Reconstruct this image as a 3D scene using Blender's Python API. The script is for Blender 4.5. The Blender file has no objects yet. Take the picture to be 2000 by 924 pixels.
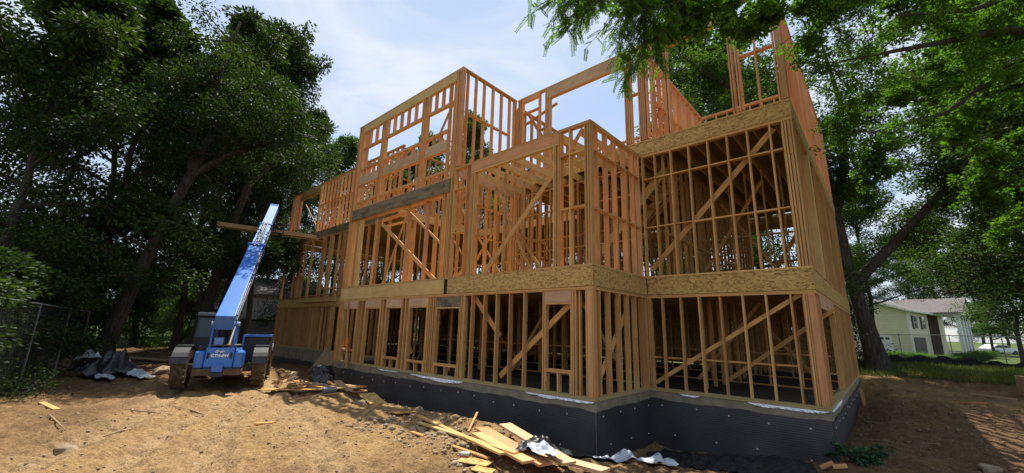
import bpy, bmesh, math, random
import numpy as np
from mathutils import Vector, Matrix, Quaternion
random.seed(7)
S = bpy.context.scene
C = S.collection
V = Vector
# ------------------------------------------------------------------ camera
cam_d = bpy.data.cameras.new('camera'); cam = bpy.data.objects.new('camera', cam_d); C.objects.link(cam)
S.camera = cam
F, PITCH, ROLL, YAW = 802.07, 0.2210067, -0.0264136, -0.733908
CAM = V((4.95736, -8.35245, 1.51152))
fw = V((math.sin(YAW)*math.cos(PITCH), math.cos(YAW)*math.cos(PITCH), math.sin(PITCH)))
ri = V((math.cos(YAW), -math.sin(YAW), 0)); dn = fw.cross(ri)
rr = math.cos(ROLL)*ri + math.sin(ROLL)*dn
dd = -math.sin(ROLL)*ri + math.cos(ROLL)*dn
M = Matrix((rr, -dd, -fw)).transposed().to_4x4(); M.translation = CAM
cam.matrix_world = M
cam_d.sensor_width = 36; cam_d.lens = F/2000*36
cam_d.clip_start = .05; cam_d.clip_end = 2000
S.render.resolution_x = 1024; S.render.resolution_y = 473
# ------------------------------------------------------------------ light and sky
SUN_EL = 66; SUN_AZ = (-0.70, 0.71)          # horizontal direction towards the sun
sd = V((SUN_AZ[0], SUN_AZ[1], 0)).normalized()*math.cos(math.radians(SUN_EL)); sd.z = math.sin(math.radians(SUN_EL))
sun_d = bpy.data.lights.new('sun', 'SUN'); sun_d.energy = 5.0; sun_d.angle = math.radians(.6); sun_d.color = (1, .94, .84)
sun = bpy.data.objects.new('sun', sun_d); C.objects.link(sun)
sun.rotation_euler = sd.to_track_quat('Z', 'Y').to_euler()
W = bpy.data.worlds.new('World'); S.world = W; W.use_nodes = True
nt = W.node_tree; nt.nodes.clear()
def N(nt, t, **k):
    n = nt.nodes.new(t)
    for a, b in k.items():
        if a.startswith('i_'):
            n.inputs[a[2:].replace('_', ' ')].default_value = b
        else: setattr(n, a, b)
    return n
def ramp(nt, pts, fac=None, interp='LINEAR'):
    r = nt.nodes.new('ShaderNodeValToRGB'); e = r.color_ramp.elements; r.color_ramp.interpolation = interp
    while len(e) < len(pts): e.new(.5)
    for q, (p, c) in zip(e, pts): q.position = p; q.color = (*c, 1) if len(c) == 3 else c
    if fac is not None: nt.links.new(fac, r.inputs[0])
    return r
sky = N(nt, 'ShaderNodeTexSky', sky_type='NISHITA', sun_disc=False, sun_elevation=math.radians(SUN_EL),
        sun_rotation=math.atan2(sd.x, sd.y), altitude=50, air_density=1.3, dust_density=.5, ozone_density=2.5)
tc = N(nt, 'ShaderNodeTexCoord')
mp = N(nt, 'ShaderNodeMapping'); mp.inputs['Scale'].default_value = (1, 1, 2.6); mp.inputs['Location'].default_value = (.35, .1, .2)
n1 = N(nt, 'ShaderNodeTexNoise', i_Scale=1.15, i_Detail=7, i_Roughness=.5, i_Distortion=.3)
nt.links.new(tc.outputs['Generated'], mp.inputs[0]); nt.links.new(mp.outputs[0], n1.inputs['Vector'])
dt = N(nt, 'ShaderNodeVectorMath', operation='DOT_PRODUCT'); dt.inputs[1].default_value = (-.80, -.10, .55); nt.links.new(tc.outputs['Generated'], dt.inputs[0])
sm = N(nt, 'ShaderNodeMath', operation='MULTIPLY_ADD'); sm.inputs[1].default_value = .16; nt.links.new(dt.outputs['Value'], sm.inputs[0]); nt.links.new(n1.outputs[0], sm.inputs[2])
cr = ramp(nt, [(.34, (.25,)*3), (.64, (.92,)*3)], sm.outputs[0])
mx = N(nt, 'ShaderNodeMix', data_type='RGBA'); n2 = N(nt, 'ShaderNodeTexNoise', i_Scale=3.1, i_Detail=8, i_Roughness=.58, i_Distortion=.6); nt.links.new(mp.outputs[0], n2.inputs['Vector'])
cc = ramp(nt, [(.36, (.37, .45, .60)), (.50, (.45, .51, .61)), (.66, (.55, .58, .63))], n2.outputs[0]); c10 = N(nt, 'ShaderNodeVectorMath', operation='SCALE'); c10.inputs['Scale'].default_value = 10.0; nt.links.new(cc.outputs[0], c10.inputs[0]); nt.links.new(c10.outputs[0], mx.inputs['B'])
nt.links.new(cr.outputs[0], mx.inputs['Factor']); nt.links.new(sky.outputs[0], mx.inputs['A'])
bg = N(nt, 'ShaderNodeBackground', i_Strength=.10); wo = N(nt, 'ShaderNodeOutputWorld')
nt.links.new(mx.outputs['Result'], bg.inputs[0]); nt.links.new(bg.outputs[0], wo.inputs[0])
S.view_settings.view_transform = 'Standard'; S.view_settings.look = 'None'
S.view_settings.exposure = 0.68; S.view_settings.gamma = 1
S.render.engine = 'CYCLES'
S.cycles.max_bounces = 8; S.cycles.transparent_max_bounces = 8; S.cycles.use_denoising = True
# ------------------------------------------------------------------ materials
def mat(name, rough=.8, spec=.3, metal=0.0):
    m = bpy.data.materials.new(name); m.use_nodes = True; t = m.node_tree
    b = t.nodes['Principled BSDF']; b.inputs['Roughness'].default_value = rough
    b.inputs['Specular IOR Level'].default_value = spec; b.inputs['Metallic'].default_value = metal
    return m, t, b
def coords(t, kind='Object', scale=(1, 1, 1), obj_rand=False):
    c = t.nodes.new('ShaderNodeTexCoord'); mp = t.nodes.new('ShaderNodeMapping'); mp.inputs['Scale'].default_value = scale
    if kind == 'World':
        g = t.nodes.new('ShaderNodeNewGeometry'); t.links.new(g.outputs['Position'], mp.inputs[0])
    else: t.links.new(c.outputs[kind], mp.inputs[0])
    if obj_rand:
        oi = t.nodes.new('ShaderNodeObjectInfo'); mu = N(t, 'ShaderNodeMath', operation='MULTIPLY'); mu.inputs[1].default_value = 37.0
        t.links.new(oi.outputs['Random'], mu.inputs[0]); t.links.new(mu.outputs[0], mp.inputs['Location'])
    return mp.outputs[0]
def noise(t, vec, scale, detail=4, rough=.55, dist=0):
    n = N(t, 'ShaderNodeTexNoise', i_Scale=scale, i_Detail=detail, i_Roughness=rough, i_Distortion=dist); t.links.new(vec, n.inputs['Vector']); return n.outputs[0]
def mixc(t, fac, a, b, mode='MIX'):
    m = N(t, 'ShaderNodeMix', data_type='RGBA', blend_type=mode)
    for sock, v in (('Factor', fac), ('A', a), ('B', b)):
        if isinstance(v, bpy.types.NodeSocket): t.links.new(v, m.inputs[sock])
        elif sock == 'Factor': m.inputs[sock].default_value = v
        else: m.inputs[sock].default_value = (*v, 1)
    return m.outputs['Result']
def bump(t, b, h, strength=.3, dist=.01):
    n = N(t, 'ShaderNodeBump', i_Strength=strength, i_Distance=dist); t.links.new(h, n.inputs['Height']); t.links.new(n.outputs[0], b.inputs['Normal'])
def flat(name, col, rough=.6, spec=.3, metal=0., var=.15, vs=6.0):
    m, t, b = mat(name, rough, spec, metal)
    n = noise(t, coords(t, 'World'), vs, 5)
    r = ramp(t, [(.3, tuple(c*(1-var) for c in col)), (.7, tuple(min(1, c*(1+var)) for c in col))], n)
    t.links.new(r.outputs[0], b.inputs['Base Color']); return m
def wood(name, cols, grain=.35, knots=True, rough=.75, stain=0.):
    m, t, b = mat(name, rough, .25)
    oi = t.nodes.new('ShaderNodeObjectInfo')
    base = ramp(t, [(i/(len(cols)-1), c) for i, c in enumerate(cols)], oi.outputs['Random']).outputs[0]
    v = coords(t, 'Object', (3.2, 7.0, .9), True)
    g = noise(t, v, 3.0, 6, .62, .6)
    gr = ramp(t, [(.3, (1-grain,)*3), (.62, (1.08,)*3)], g).outputs[0]
    c = mixc(t, 1.0, base, gr, 'MULTIPLY')
    w = coords(t, 'World')
    n2 = noise(t, w, 2.3, 4); c = mixc(t, 1.0, c, ramp(t, [(.3, (.86, .83, .80)), (.7, (1.06, 1.05, 1.02))], n2).outputs[0], 'MULTIPLY')
    if knots:
        vo = N(t, 'ShaderNodeTexVoronoi', i_Scale=3.6); t.links.new(w, vo.inputs['Vector'])
        k = ramp(t, [(.045, (1, 1, 1)), (.085, (0, 0, 0))], vo.outputs['Distance']).outputs[0]
        c = mixc(t, k, c, (.13, .06, .03))
    if stain:
        ns = noise(t, coords(t, 'World', (1, 1, 2.5)), 1.6, 6, .6)
        c = mixc(t, ramp(t, [(.50, (0, 0, 0)), (.62, (stain,)*3)], ns).outputs[0], c, (.06, .05, .045))
    t.links.new(c, b.inputs['Base Color']); bump(t, b, g, .25, .003)
    return m
FIR = [(.48, .23, .08), (.68, .39, .14), (.56, .295, .105), (.74, .46, .18), (.60, .29, .11), (.66, .375, .135), (.52, .30, .12)]
m_fir = wood('fir_lumber', FIR)
m_pink = wood('pink_fir_lumber', [(.62, .28, .125), (.72, .38, .17), (.66, .33, .145), (.58, .28, .13)])
m_sill = wood('treated_lumber', [(.44, .34, .15), (.50, .39, .19)])
m_lvl = wood('laminated_lumber', [(.60, .40, .155), (.68, .46, .19)], .2, False)
m_hdr = wood('header_lumber', [(.56, .36, .20), (.60, .39, .23), (.54, .33, .18)], .25)
m_old = wood('weathered_beam_wood', [(.26, .19, .11), (.30, .22, .13)], .5, True, .85, .75)
m_dirtywood = wood('muddy_scrap_wood', [(.30, .21, .12), (.42, .29, .16), (.36, .24, .14)], .4, False, .85, .35)
def osb(name, a, b_, c_):
    m, t, b = mat(name, .85, .2)
    w = coords(t, 'World', (1, 1, 2.2))
    vo = N(t, 'ShaderNodeTexVoronoi', i_Scale=17.0, i_Randomness=1.0); d = noise(t, coords(t, 'World'), 7, 3)
    sm = N(t, 'ShaderNodeVectorMath', operation='ADD'); sc = N(t, 'ShaderNodeVectorMath', operation='SCALE'); sc.inputs['Scale'].default_value = .22
    nn = N(t, 'ShaderNodeTexNoise', i_Scale=9.0, i_Detail=3.0); t.links.new(w, nn.inputs['Vector']); t.links.new(nn.outputs['Color'], sc.inputs[0])
    t.links.new(w, sm.inputs[0]); t.links.new(sc.outputs[0], sm.inputs[1]); t.links.new(sm.outputs[0], vo.inputs['Vector'])
    sp = N(t, 'ShaderNodeSeparateColor'); t.links.new(vo.outputs['Color'], sp.inputs[0])
    r = ramp(t, [(0, a), (.16, a), (.3, b_), (.65, c_), (.9, b_), (1, tuple(x*.45 for x in a))], sp.outputs[0])
    c = mixc(t, ramp(t, [(.35, (0, 0, 0)), (.7, (.4,)*3)], d).outputs[0], r.outputs[0], tuple(x*.8 for x in b_))
    t.links.new(c, b.inputs['Base Color']); bump(t, b, sp.outputs[0], .3, .004); return m
m_osb = osb('strand_board', (.30, .165, .055), (.52, .315, .105), (.64, .42, .155))
m_deck = flat('shade_darkened_subfloor', (.22, .14, .07), .85, .2, 0, .2, 5)  # brown board, darkened to put the shade under the deck into its colour
m_jst = wood('shade_darkened_joist', [(.34, .21, .09), (.42, .27, .12)], .25, False)  # joist wood colour lowered to carry the shade of the ceilings
m_conc = flat('concrete', (.27, .225, .155), .9, .2, 0, .25, 4)
m_dark = flat('dark_gap', (.02, .018, .015), .9, .1)
m_bark = None
def bark_mat(name, a, b_):
    m, t, b = mat(name, .95, .1)
    n = noise(t, coords(t, 'World', (6, 6, 1.2)), 2.2, 7, .65, .4)
    t.links.new(ramp(t, [(.32, a), (.62, b_)], n).outputs[0], b.inputs['Base Color']); bump(t, b, n, .9, .04); return m
m_bark = bark_mat('bark', (.028, .023, .018), (.10, .083, .066))
def leafmat(name, c1, c2, c3, trans=.35):
    m = bpy.data.materials.new(name); m.use_nodes = True; t = m.node_tree; b = t.nodes['Principled BSDF']
    b.inputs['Roughness'].default_value = .62; b.inputs['Specular IOR Level'].default_value = .18
    at = N(t, 'ShaderNodeAttribute', attribute_name='rnd')
    c = ramp(t, [(0, c1), (.55, c2), (1, c3)], at.outputs['Fac']).outputs[0]
    n = noise(t, coords(t, 'World'), .35, 3)
    c = mixc(t, 1.0, c, ramp(t, [(.3, (.75, .8, .8)), (.7, (1.15, 1.1, .9))], n).outputs[0], 'MULTIPLY')
    t.links.new(c, b.inputs['Base Color'])
    tr = t.nodes.new('ShaderNodeBsdfTranslucent'); c2_ = mixc(t, 1.0, c, (1.5, 1.7, .5), 'MULTIPLY'); t.links.new(c2_, tr.inputs[0])
    ms = t.nodes.new('ShaderNodeMixShader'); ms.inputs[0].default_value = trans
    t.links.new(b.outputs[0], ms.inputs[1]); t.links.new(tr.outputs[0], ms.inputs[2]); t.links.new(ms.outputs[0], t.nodes['Material Output'].inputs[0])
    return m
m_leaf = leafmat('dark_leaves', (.018, .036, .012), (.032, .06, .016), (.06, .10, .022), .25)
m_leaf2 = leafmat('mid_leaves', (.028, .058, .016), (.048, .095, .020), (.085, .145, .028), .36)
m_leaf3 = leafmat('bright_leaves', (.045, .10, .015), (.075, .16, .02), (.12, .22, .03), .5)
m_grassblade = leafmat('grass_blades', (.07, .10, .03), (.11, .14, .045), (.18, .17, .07), .3)
# membrane: dimpled black drainage sheet, fine raised rows
m_mem, t, b = mat('dimpled_black_plastic', .5, .45)
vv = coords(t, 'World', (1, 1, 1))
wv = N(t, 'ShaderNodeTexWave', wave_type='BANDS', bands_direction='Z', i_Scale=6.2, i_Distortion=.12); wv.inputs['Detail Scale'].default_value = 2.0; t.links.new(vv, wv.inputs['Vector'])
nb = noise(t, vv, 1.1, 4); nd = noise(t, vv, 5, 5, .7)
cm = ramp(t, [(.3, (.030, .030, .033)), (.75, (.062, .061, .062))], nb).outputs[0]
cm = mixc(t, ramp(t, [(.5, (0, 0, 0)), (.75, (.45,)*3)], nd).outputs[0], cm, (.075, .065, .055))
t.links.new(cm, b.inputs['Base Color']); bump(t, b, wv.outputs[0], .22, .010)
# soil sheet
m_soil, t, b = mat('soil', .95, .15)
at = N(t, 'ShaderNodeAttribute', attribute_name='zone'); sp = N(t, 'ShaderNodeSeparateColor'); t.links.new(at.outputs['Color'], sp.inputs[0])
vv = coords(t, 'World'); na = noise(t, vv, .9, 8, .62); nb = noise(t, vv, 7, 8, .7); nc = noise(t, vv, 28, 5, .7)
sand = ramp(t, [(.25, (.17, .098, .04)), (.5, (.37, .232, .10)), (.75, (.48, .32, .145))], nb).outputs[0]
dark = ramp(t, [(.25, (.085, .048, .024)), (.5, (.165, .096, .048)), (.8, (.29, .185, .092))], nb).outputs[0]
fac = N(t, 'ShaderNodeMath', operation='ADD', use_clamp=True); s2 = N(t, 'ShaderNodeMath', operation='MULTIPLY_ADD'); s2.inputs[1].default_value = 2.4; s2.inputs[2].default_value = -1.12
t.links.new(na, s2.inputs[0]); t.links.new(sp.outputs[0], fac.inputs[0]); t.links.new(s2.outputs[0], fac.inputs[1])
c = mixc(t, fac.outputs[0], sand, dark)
rc = N(t, 'ShaderNodeMath', operation='MULTIPLY'); rc.inputs[1].default_value = .75; t.links.new(sp.outputs[2], rc.inputs[0]); c = mixc(t, rc.outputs[0], c, ramp(t, [(.3, (.34, .225, .11)), (.7, (.52, .365, .20))], nb).outputs[0])
grass = ramp(t, [(.3, (.045, .07, .02)), (.6, (.10, .135, .035)), (.8, (.17, .17, .07))], nb).outputs[0]
c = mixc(t, sp.outputs[1], c, grass)
c = mixc(t, 1., c, ramp(t, [(.3, (.72, .70, .68)), (.65, (1.08,)*3)], nc).outputs[0], 'MULTIPLY')
t.links.new(c, b.inputs['Base Color'])
ad = N(t, 'ShaderNodeMath', operation='ADD'); t.links.new(nb, ad.inputs[0]); t.links.new(nc, ad.inputs[1]); bump(t, b, ad.outputs[0], .9, .045)
m_gravel = flat('grey_gravel', (.10, .105, .11), .8, .3, 0, .8, 30)
m_stone = flat('tan_stone', (.27, .20, .13), .95, .15, 0, .45, 9)
m_blue, t, b = mat('blue_paint', .32, .5)
oi = noise(t, coords(t, 'World'), 2.5, 6, .7); nf = noise(t, coords(t, 'World'), 14, 4, .6)
cb = mixc(t, ramp(t, [(.5, (0, 0, 0)), (.75, (.5,)*3)], oi).outputs[0], (.04, .16, .52), (.10, .21, .46))
cb = mixc(t, ramp(t, [(.68, (0, 0, 0)), (.75, (.6,)*3)], nf).outputs[0], cb, (.16, .14, .12))
t.links.new(cb, b.inputs['Base Color'])
m_bluelt = flat('pale_blue_paint', (.13, .26, .55), .5, .4, 0, .08, 2)
m_rust = flat('rusty_steel', (.13, .085, .055), .85, .3, .2, .4, 9)
m_grey = flat('grey_plastic', (.14, .145, .16), .55, .4, 0, .15)
m_guard = flat('dark_grey_plastic', (.045, .047, .052), .6, .3, 0, .2)
m_black = flat('black_steel', (.022, .022, .025), .5, .4, 0, .3)
m_steel = flat('worn_steel', (.35, .36, .38), .35, .5, .7, .2)
m_tyre = flat('muddy_rubber', (.10, .072, .045), .95, .1, 0, .5, 8)
m_mud = flat('dried_mud', (.20, .135, .075), .95, .1, 0, .3, 9)
m_white = flat('white_paint', (.75, .75, .73), .5, .4, 0, .06)
m_siding = flat('cream_siding', (.66, .60, .42), .7, .3, 0, .06, 1)
m_siding2 = flat('grey_siding', (.50, .52, .50), .7, .3, 0, .08, 1)
m_shingle = flat('grey_shingles', (.15, .135, .13), .95, .2, 0, .35, 8)
m_brick = flat('dark_red_brick', (.06, .03, .025), .9, .2, 0, .3, 12)
m_glass, t, b = mat('window_glass', .08, .6); b.inputs['Base Color'].default_value = (.03, .04, .045, 1)
m_poly = flat('white_polythene', (.36, .40, .44), .42, .5, 0, .35, 8)
m_washer = flat('washer_plastic', (.42, .42, .42), .6)
m_bag = flat('black_polythene', (.014, .015, .017), .42, .6, 0, .4, 8)
m_silt = flat('black_fabric', (.022, .022, .024), .75, .2, 0, .4, 9)
m_foil = flat('white_flashing', (.85, .86, .88), .3, .6, 0, .1, 5)
m_orange = flat('orange_card', (.85, .20, .035), .6, .3, 0, .08)
m_red = flat('red_fibreglass', (.42, .05, .035), .5, .4)
m_fence = flat('galvanised_wire', (.20, .21, .21), .5, .4, .5, .1)
m_carpaint = flat('white_car_paint', (.75, .76, .78), .25, .6, 0, .03)
m_road = flat('asphalt', (.10, .10, .10), .9, .2, 0, .2)
# ------------------------------------------------------------------ helpers
def tag(o, label=None, cat=None, group=None, kind=None):
    if label: o['label'] = label
    if cat: o['category'] = cat
    if group: o['group'] = group
    if kind: o['kind'] = kind
    return o
def empty(name, loc=(0, 0, 0), rz=0, **k):
    o = bpy.data.objects.new(name, None); C.objects.link(o); o.empty_display_size = .1
    o.location = loc; o.rotation_euler = (0, 0, rz); return tag(o, **k)
cubes = {}
def cube(m):
    if m.name not in cubes:
        me = bpy.data.meshes.new(m.name+'_piece'); bm = bmesh.new(); bmesh.ops.create_cube(bm, size=1); bm.to_mesh(me); bm.free(); me.materials.append(m); cubes[m.name] = me
    return cubes[m.name]
def obj(name, bm, m, parent=None, smooth=False):
    me = bpy.data.meshes.new(name); bm.to_mesh(me); bm.free()
    for x in (m if isinstance(m, (list, tuple)) else [m]): me.materials.append(x)
    if smooth: me.polygons.foreach_set('use_smooth', [True]*len(me.polygons))
    o = bpy.data.objects.new(name, me); C.objects.link(o)
    if parent: o.parent = parent
    return o
def beam_matrix(p0, p1, w, d, side=None):
    """box from p0 to p1: width w along 'side', depth d across"""
    p0, p1 = V(p0), V(p1); z = (p1-p0); L = z.length; z.normalize()
    s = V(side) if side is not None else (V((1, 0, 0)) if abs(z.x) < .9 else V((0, 1, 0)))
    x = (s - z*s.dot(z)).normalized(); y = z.cross(x)
    m = Matrix((x*w, y*d, z*L)).transposed().to_4x4(); m.translation = (p0+p1)/2; return m
def member(name, p0, p1, w, d, m, parent, side=None):
    o = bpy.data.objects.new(name, cube(m)); C.objects.link(o); o.parent = parent
    o.matrix_local = beam_matrix(p0, p1, w, d, side); return o
def box(bm, x0, x1, y0, y1, z0, z1, mtx=None):
    m = Matrix.Translation(((x0+x1)/2, (y0+y1)/2, (z0+z1)/2)) @ Matrix.Diagonal((x1-x0, y1-y0, z1-z0, 1))
    if mtx is not None: m = mtx @ m
    return bmesh.ops.create_cube(bm, size=1, matrix=m)['verts']
def bar(bm, p0, p1, w, d, side=None): bmesh.ops.create_cube(bm, size=1, matrix=beam_matrix(p0, p1, w, d, side))
def tube(bm, pts, rad, n=8, cap=True):
    pts = [V(p) for p in pts]; rs = rad if isinstance(rad, (list, tuple)) else [rad]*len(pts); rings = []
    ref = V((0, 0, 1)) if abs((pts[-1]-pts[0]).normalized().z) < .9 else V((1, 0, 0))
    for i, p in enumerate(pts):
        t_ = (pts[min(i+1, len(pts)-1)]-pts[max(i-1, 0)]).normalized(); a = t_.cross(ref).normalized(); b_ = t_.cross(a)
        rings.append([bm.verts.new(p+(a*math.cos(k*2*math.pi/n)+b_*math.sin(k*2*math.pi/n))*rs[i]) for k in range(n)])
    for r0, r1 in zip(rings, rings[1:]):
        for k in range(n): bm.faces.new((r0[k], r0[(k+1) % n], r1[(k+1) % n], r1[k]))
    if cap: bm.faces.new(rings[0][::-1]); bm.faces.new(rings[-1])
def prism(bm, prof, y0, y1, mtx=None):
    """profile of (x,z) points extruded along y"""
    f = []
    for y in (y0, y1):
        f.append([bm.verts.new((mtx @ V((x, y, z))) if mtx is not None else (x, y, z)) for x, z in prof])
    n = len(prof)
    for k in range(n): bm.faces.new((f[0][k], f[0][(k+1) % n], f[1][(k+1) % n], f[1][k]))
    bm.faces.new(f[0][::-1]); bm.faces.new(f[1])
def bevel(bm, w, seg=2): bmesh.ops.bevel(bm, geom=bm.edges[:]+bm.verts[:], offset=w, segments=seg, affect='EDGES', profile=.5)
def bx(name, x0, x1, y0, y1, z0, z1, m, parent, bv=0):
    bm = bmesh.new(); box(bm, x0, x1, y0, y1, z0, z1)
    if bv: bevel(bm, bv)
    return obj(name, bm, m, parent)
rng = np.random.default_rng(3)
def vnoise(x, y, s, seed):
    """smooth value noise on numpy arrays"""
    x = x*s; y = y*s; xi = np.floor(x).astype(int); yi = np.floor(y).astype(int); fx = x-xi; fy = y-yi
    fx = fx*fx*(3-2*fx); fy = fy*fy*(3-2*fy)
    def h(a, b_):
        n = (a*374761393 + b_*668265263 + seed*974711) & 0x7fffffff; n = ((n ^ (n >> 13))*1274126177) & 0x7fffffff
        return ((n ^ (n >> 16)) & 0xffff)/65535.0
    return (h(xi, yi)*(1-fx)+h(xi+1, yi)*fx)*(1-fy)+(h(xi, yi+1)*(1-fx)+h(xi+1, yi+1)*fx)*fy
def sstep(a, b_, x): t_ = np.clip((x-a)/(b_-a), 0, 1); return t_*t_*(3-2*t_)
# ------------------------------------------------------------------ ground
def ground_h(x, y, fine=True):
    x = np.asarray(x, float); y = np.asarray(y, float)
    # distance in front of the A wall and the C wall
    base = -.38 - .004*np.clip(-x, 0, 60)
    base = base - .1*sstep(-4, -9, x)
    trA = -1.22+0*x
    front = sstep(-.75, -2.5, y)                       # 0 at the wall, 1 on the plateau
    edge = sstep(-13.2, -15.5, x)
    left = trA*(1-front)+base*front
    hL = left*(1-edge) + (base-.35*sstep(-2, 1.5, y))*edge
    # right side: hollow between bump and C wall, rising to the right and back
    inner = -1.48+.14*np.clip(x, 0, 4)
    f2 = sstep(1.2, -2.2, y-.15*x)
    hR = inner*(1-f2) + (-.55)*f2
    side = sstep(3.7, 4.9, x); hS = -.85+.04*np.clip(y-2.9, -3, 40)
    hS = np.where(y > 15, np.minimum(-.36+.1*(y-15), .15), hS)
    hR = hR*(1-side)+np.maximum(hS, -.98)*side
    k = sstep(-.3, .9, x+.35*np.clip(-y-.2, 0, 2))
    h = hL*(1-k)+hR*k
    inside = ((x > -27) & (x < 3.7) & (y > 3.2) & (y < 14)) | ((x > -12.2) & (x < -.3) & (y > .3) & (y < 4))
    h = np.where(inside, -1.7, h)
    far = sstep(22, 45, np.hypot(x+8, y-2)); h = h*(1-far)+(-.35)*far
    h = np.where((y > 15) & (x > -2), np.maximum(h, np.minimum(-.36+.1*(y-15), .15)*(1-sstep(28, 45, y))-.4*sstep(28, 45, y)), h)
    # mound at the trench lip
    h = h + .22*np.exp(-((y+2.1+.1*x)/.55)**2)*sstep(-6, -3.5, x)*sstep(.8, -.5, x)
    h = h + .16*np.exp(-(((x+7.6)/1.6)**2+((y+1.4)/.5)**2)) + .12*np.exp(-(((x+9.6)/1.8)**2+((y+2.3)/.6)**2))
    h = h + .25*np.exp(-(((x-5.6)/1.0)**2+((y-1.2)/1.2)**2))
    if fine:
        amp = np.where(h < -1.3, .5, 1.)
        h = h + amp*(.16*(vnoise(x, y, .55, 1)-.5)+.09*(vnoise(x, y, 1.7, 2)-.5)+.05*(vnoise(x, y, 4.5, 3)-.5)+.06*(vnoise(x, y, 9, 4)-.5)+.035*(vnoise(x*.8+y*.3, y*1.5, 17, 5)-.5))
        # tyre ruts along the driveway with lug marks
        s = x*.93-y*.36; q = x*.36+y*.93
        for q0 in (-5.6, -6.75, -7.7, -8.9):
            r = q-q0-.25*np.sin(s*.5+q0); g = np.exp(-(r/.27)**4)*sstep(2.5, 0, x)*sstep(-15, -11, x)
            h = h - .10*g + .035*g*np.sin(s*21+np.abs(r)*14+q0) + .03*np.exp(-((np.abs(r)-.33)/.1)**2)*sstep(2.5, 0, x)*sstep(-15, -11, x)
    return h
RUTS = (-5.6, -6.75, -7.7, -8.9)
def rutmask(x, y):
    s = x*.93-y*.36; q = x*.36+y*.93; m = 0*x
    for q0 in RUTS: m = np.maximum(m, np.exp(-((q-q0-.25*np.sin(s*.5+q0))/.3)**2))
    return m*sstep(2.5, 0, x)*sstep(-15, -11, x)
def gz(x, y): return float(ground_h(np.array([x]), np.array([y]))[0])
def axis_samples(segs):
    out = []
    for a, b_, st in segs: out.append(np.arange(a, b_, st))
    return np.concatenate(out+[np.array([segs[-1][1]])])
xs = axis_samples([(-600, -100, 50), (-100, -45, 4), (-45, -20, .5), (-20, -9, .16), (-9, 7, .04), (7, 14, .2), (14, 40, 1.3), (40, 120, 8), (120, 600, 60)])
ys = axis_samples([(-300, -40, 40), (-40, -14, 3), (-14, -9, .3), (-9, -.2, .04), (-.2, 16, .22), (16, 40, .8), (40, 120, 6), (120, 900, 60)])
X, Y = np.meshgrid(xs, ys); Z = ground_h(X, Y)
nx, ny = len(xs), len(ys)
me = bpy.data.meshes.new('ground'); co = np.stack([X, Y, Z], -1).reshape(-1, 3).astype(np.float32)
idx = np.arange(nx*ny).reshape(ny, nx); q = np.stack([idx[:-1, :-1], idx[:-1, 1:], idx[1:, 1:], idx[1:, :-1]], -1).reshape(-1, 4)
def mesh_np(me, co, faces, smooth=True):
    k = faces.shape[1]
    me.vertices.add(len(co)); me.vertices.foreach_set('co', co.astype(np.float32).ravel())
    me.loops.add(faces.size); me.loops.foreach_set('vertex_index', faces.astype(np.int32).ravel())
    me.polygons.add(len(faces)); me.polygons.foreach_set('loop_start', np.arange(0, faces.size, k, dtype=np.int32))
    me.update(calc_edges=True)
    if smooth: me.polygons.foreach_set('use_smooth', np.ones(len(faces), bool))
mesh_np(me, co, q)
xx, yy = co[:, 0], co[:, 1]
darkz = np.clip(sstep(-.6, 1.8, xx+.5*np.clip(-yy-1, 0, 9)-1.0)*.9 + .9*sstep(-12, -17, xx) + .6*sstep(0, 2.5, (-yy-6.0)-.45*(xx+6)) + .55*sstep(-2.2, -.6, yy) + .8*sstep(3.0, 3.8, xx)*sstep(-5, -3.5, yy), 0, 1)  # darker brown earth by place, with tree shade painted in at left
darkz = darkz*(1-.75*np.exp(-((yy-14.5+.3*(xx-4))/3)**2)*(xx > 3.5))  # sunlit strip at the right painted in as paler soil
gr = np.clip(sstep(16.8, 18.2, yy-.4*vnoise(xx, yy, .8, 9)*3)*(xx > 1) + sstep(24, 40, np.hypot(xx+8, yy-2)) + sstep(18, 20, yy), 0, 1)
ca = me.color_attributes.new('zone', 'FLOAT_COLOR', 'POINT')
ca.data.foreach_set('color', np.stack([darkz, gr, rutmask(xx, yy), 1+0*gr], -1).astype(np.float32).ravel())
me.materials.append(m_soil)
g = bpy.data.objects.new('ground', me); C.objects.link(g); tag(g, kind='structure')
# ------------------------------------------------------------------ the timber frame building
H = empty('timber_frame_building', (0, 0, 0), label='three storey timber frame building under construction on a black wrapped foundation', cat='building')
D, XR, XL, YB, WX, WY = 2.91, 3.88, -12.4, 14.1, -26.4, 2.33
SW, SD = .038, .14
cnt = {}
stuffbm = bmesh.new()
def jit(a=.003): return random.uniform(-a, a)
def stud_x(xc, y, z0, z1, name='stud', m=None, w=SW, d=SD, y_in=True):
    """upright in a wall that runs along X, outer face at y"""
    m = m or (m_fir if z0 < 6.2 or random.random() < .3 else m_pink); j = jit()
    return member(name, (xc, y+d/2+j, z0), (xc+jit(.006), y+d/2+j, z1), w, d, m, H, (1, 0, 0))
def stud_y(yc, x, z0, z1, name='stud', m=None, w=SW, d=SD):
    """upright in a wall that runs along Y, outer face at x (house on the -X side)"""
    m = m or (m_fir if z0 < 6.2 else m_pink); j = jit()
    return member(name, (x-d/2+j, yc, z0), (x-d/2+j, yc+jit(.006), z1), d, w, m, H, (1, 0, 0))
def rail_x(x0, x1, y, z0, z1, name, m=None, d=SD, off=0.):
    """level piece along X, outer face at y"""
    return member(name, (x0, y+d/2+off, (z0+z1)/2), (x1, y+d/2+off, (z0+z1)/2), d, z1-z0, m or m_fir, H, (0, 1, 0))
def rail_y(y0, y1, x, z0, z1, name, m=None, d=SD, off=0.):
    return member(name, (x-d/2+off, y0, (z0+z1)/2), (x-d/2+off, y1, (z0+z1)/2), d, z1-z0, m or m_fir, H, (1, 0, 0))
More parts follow.
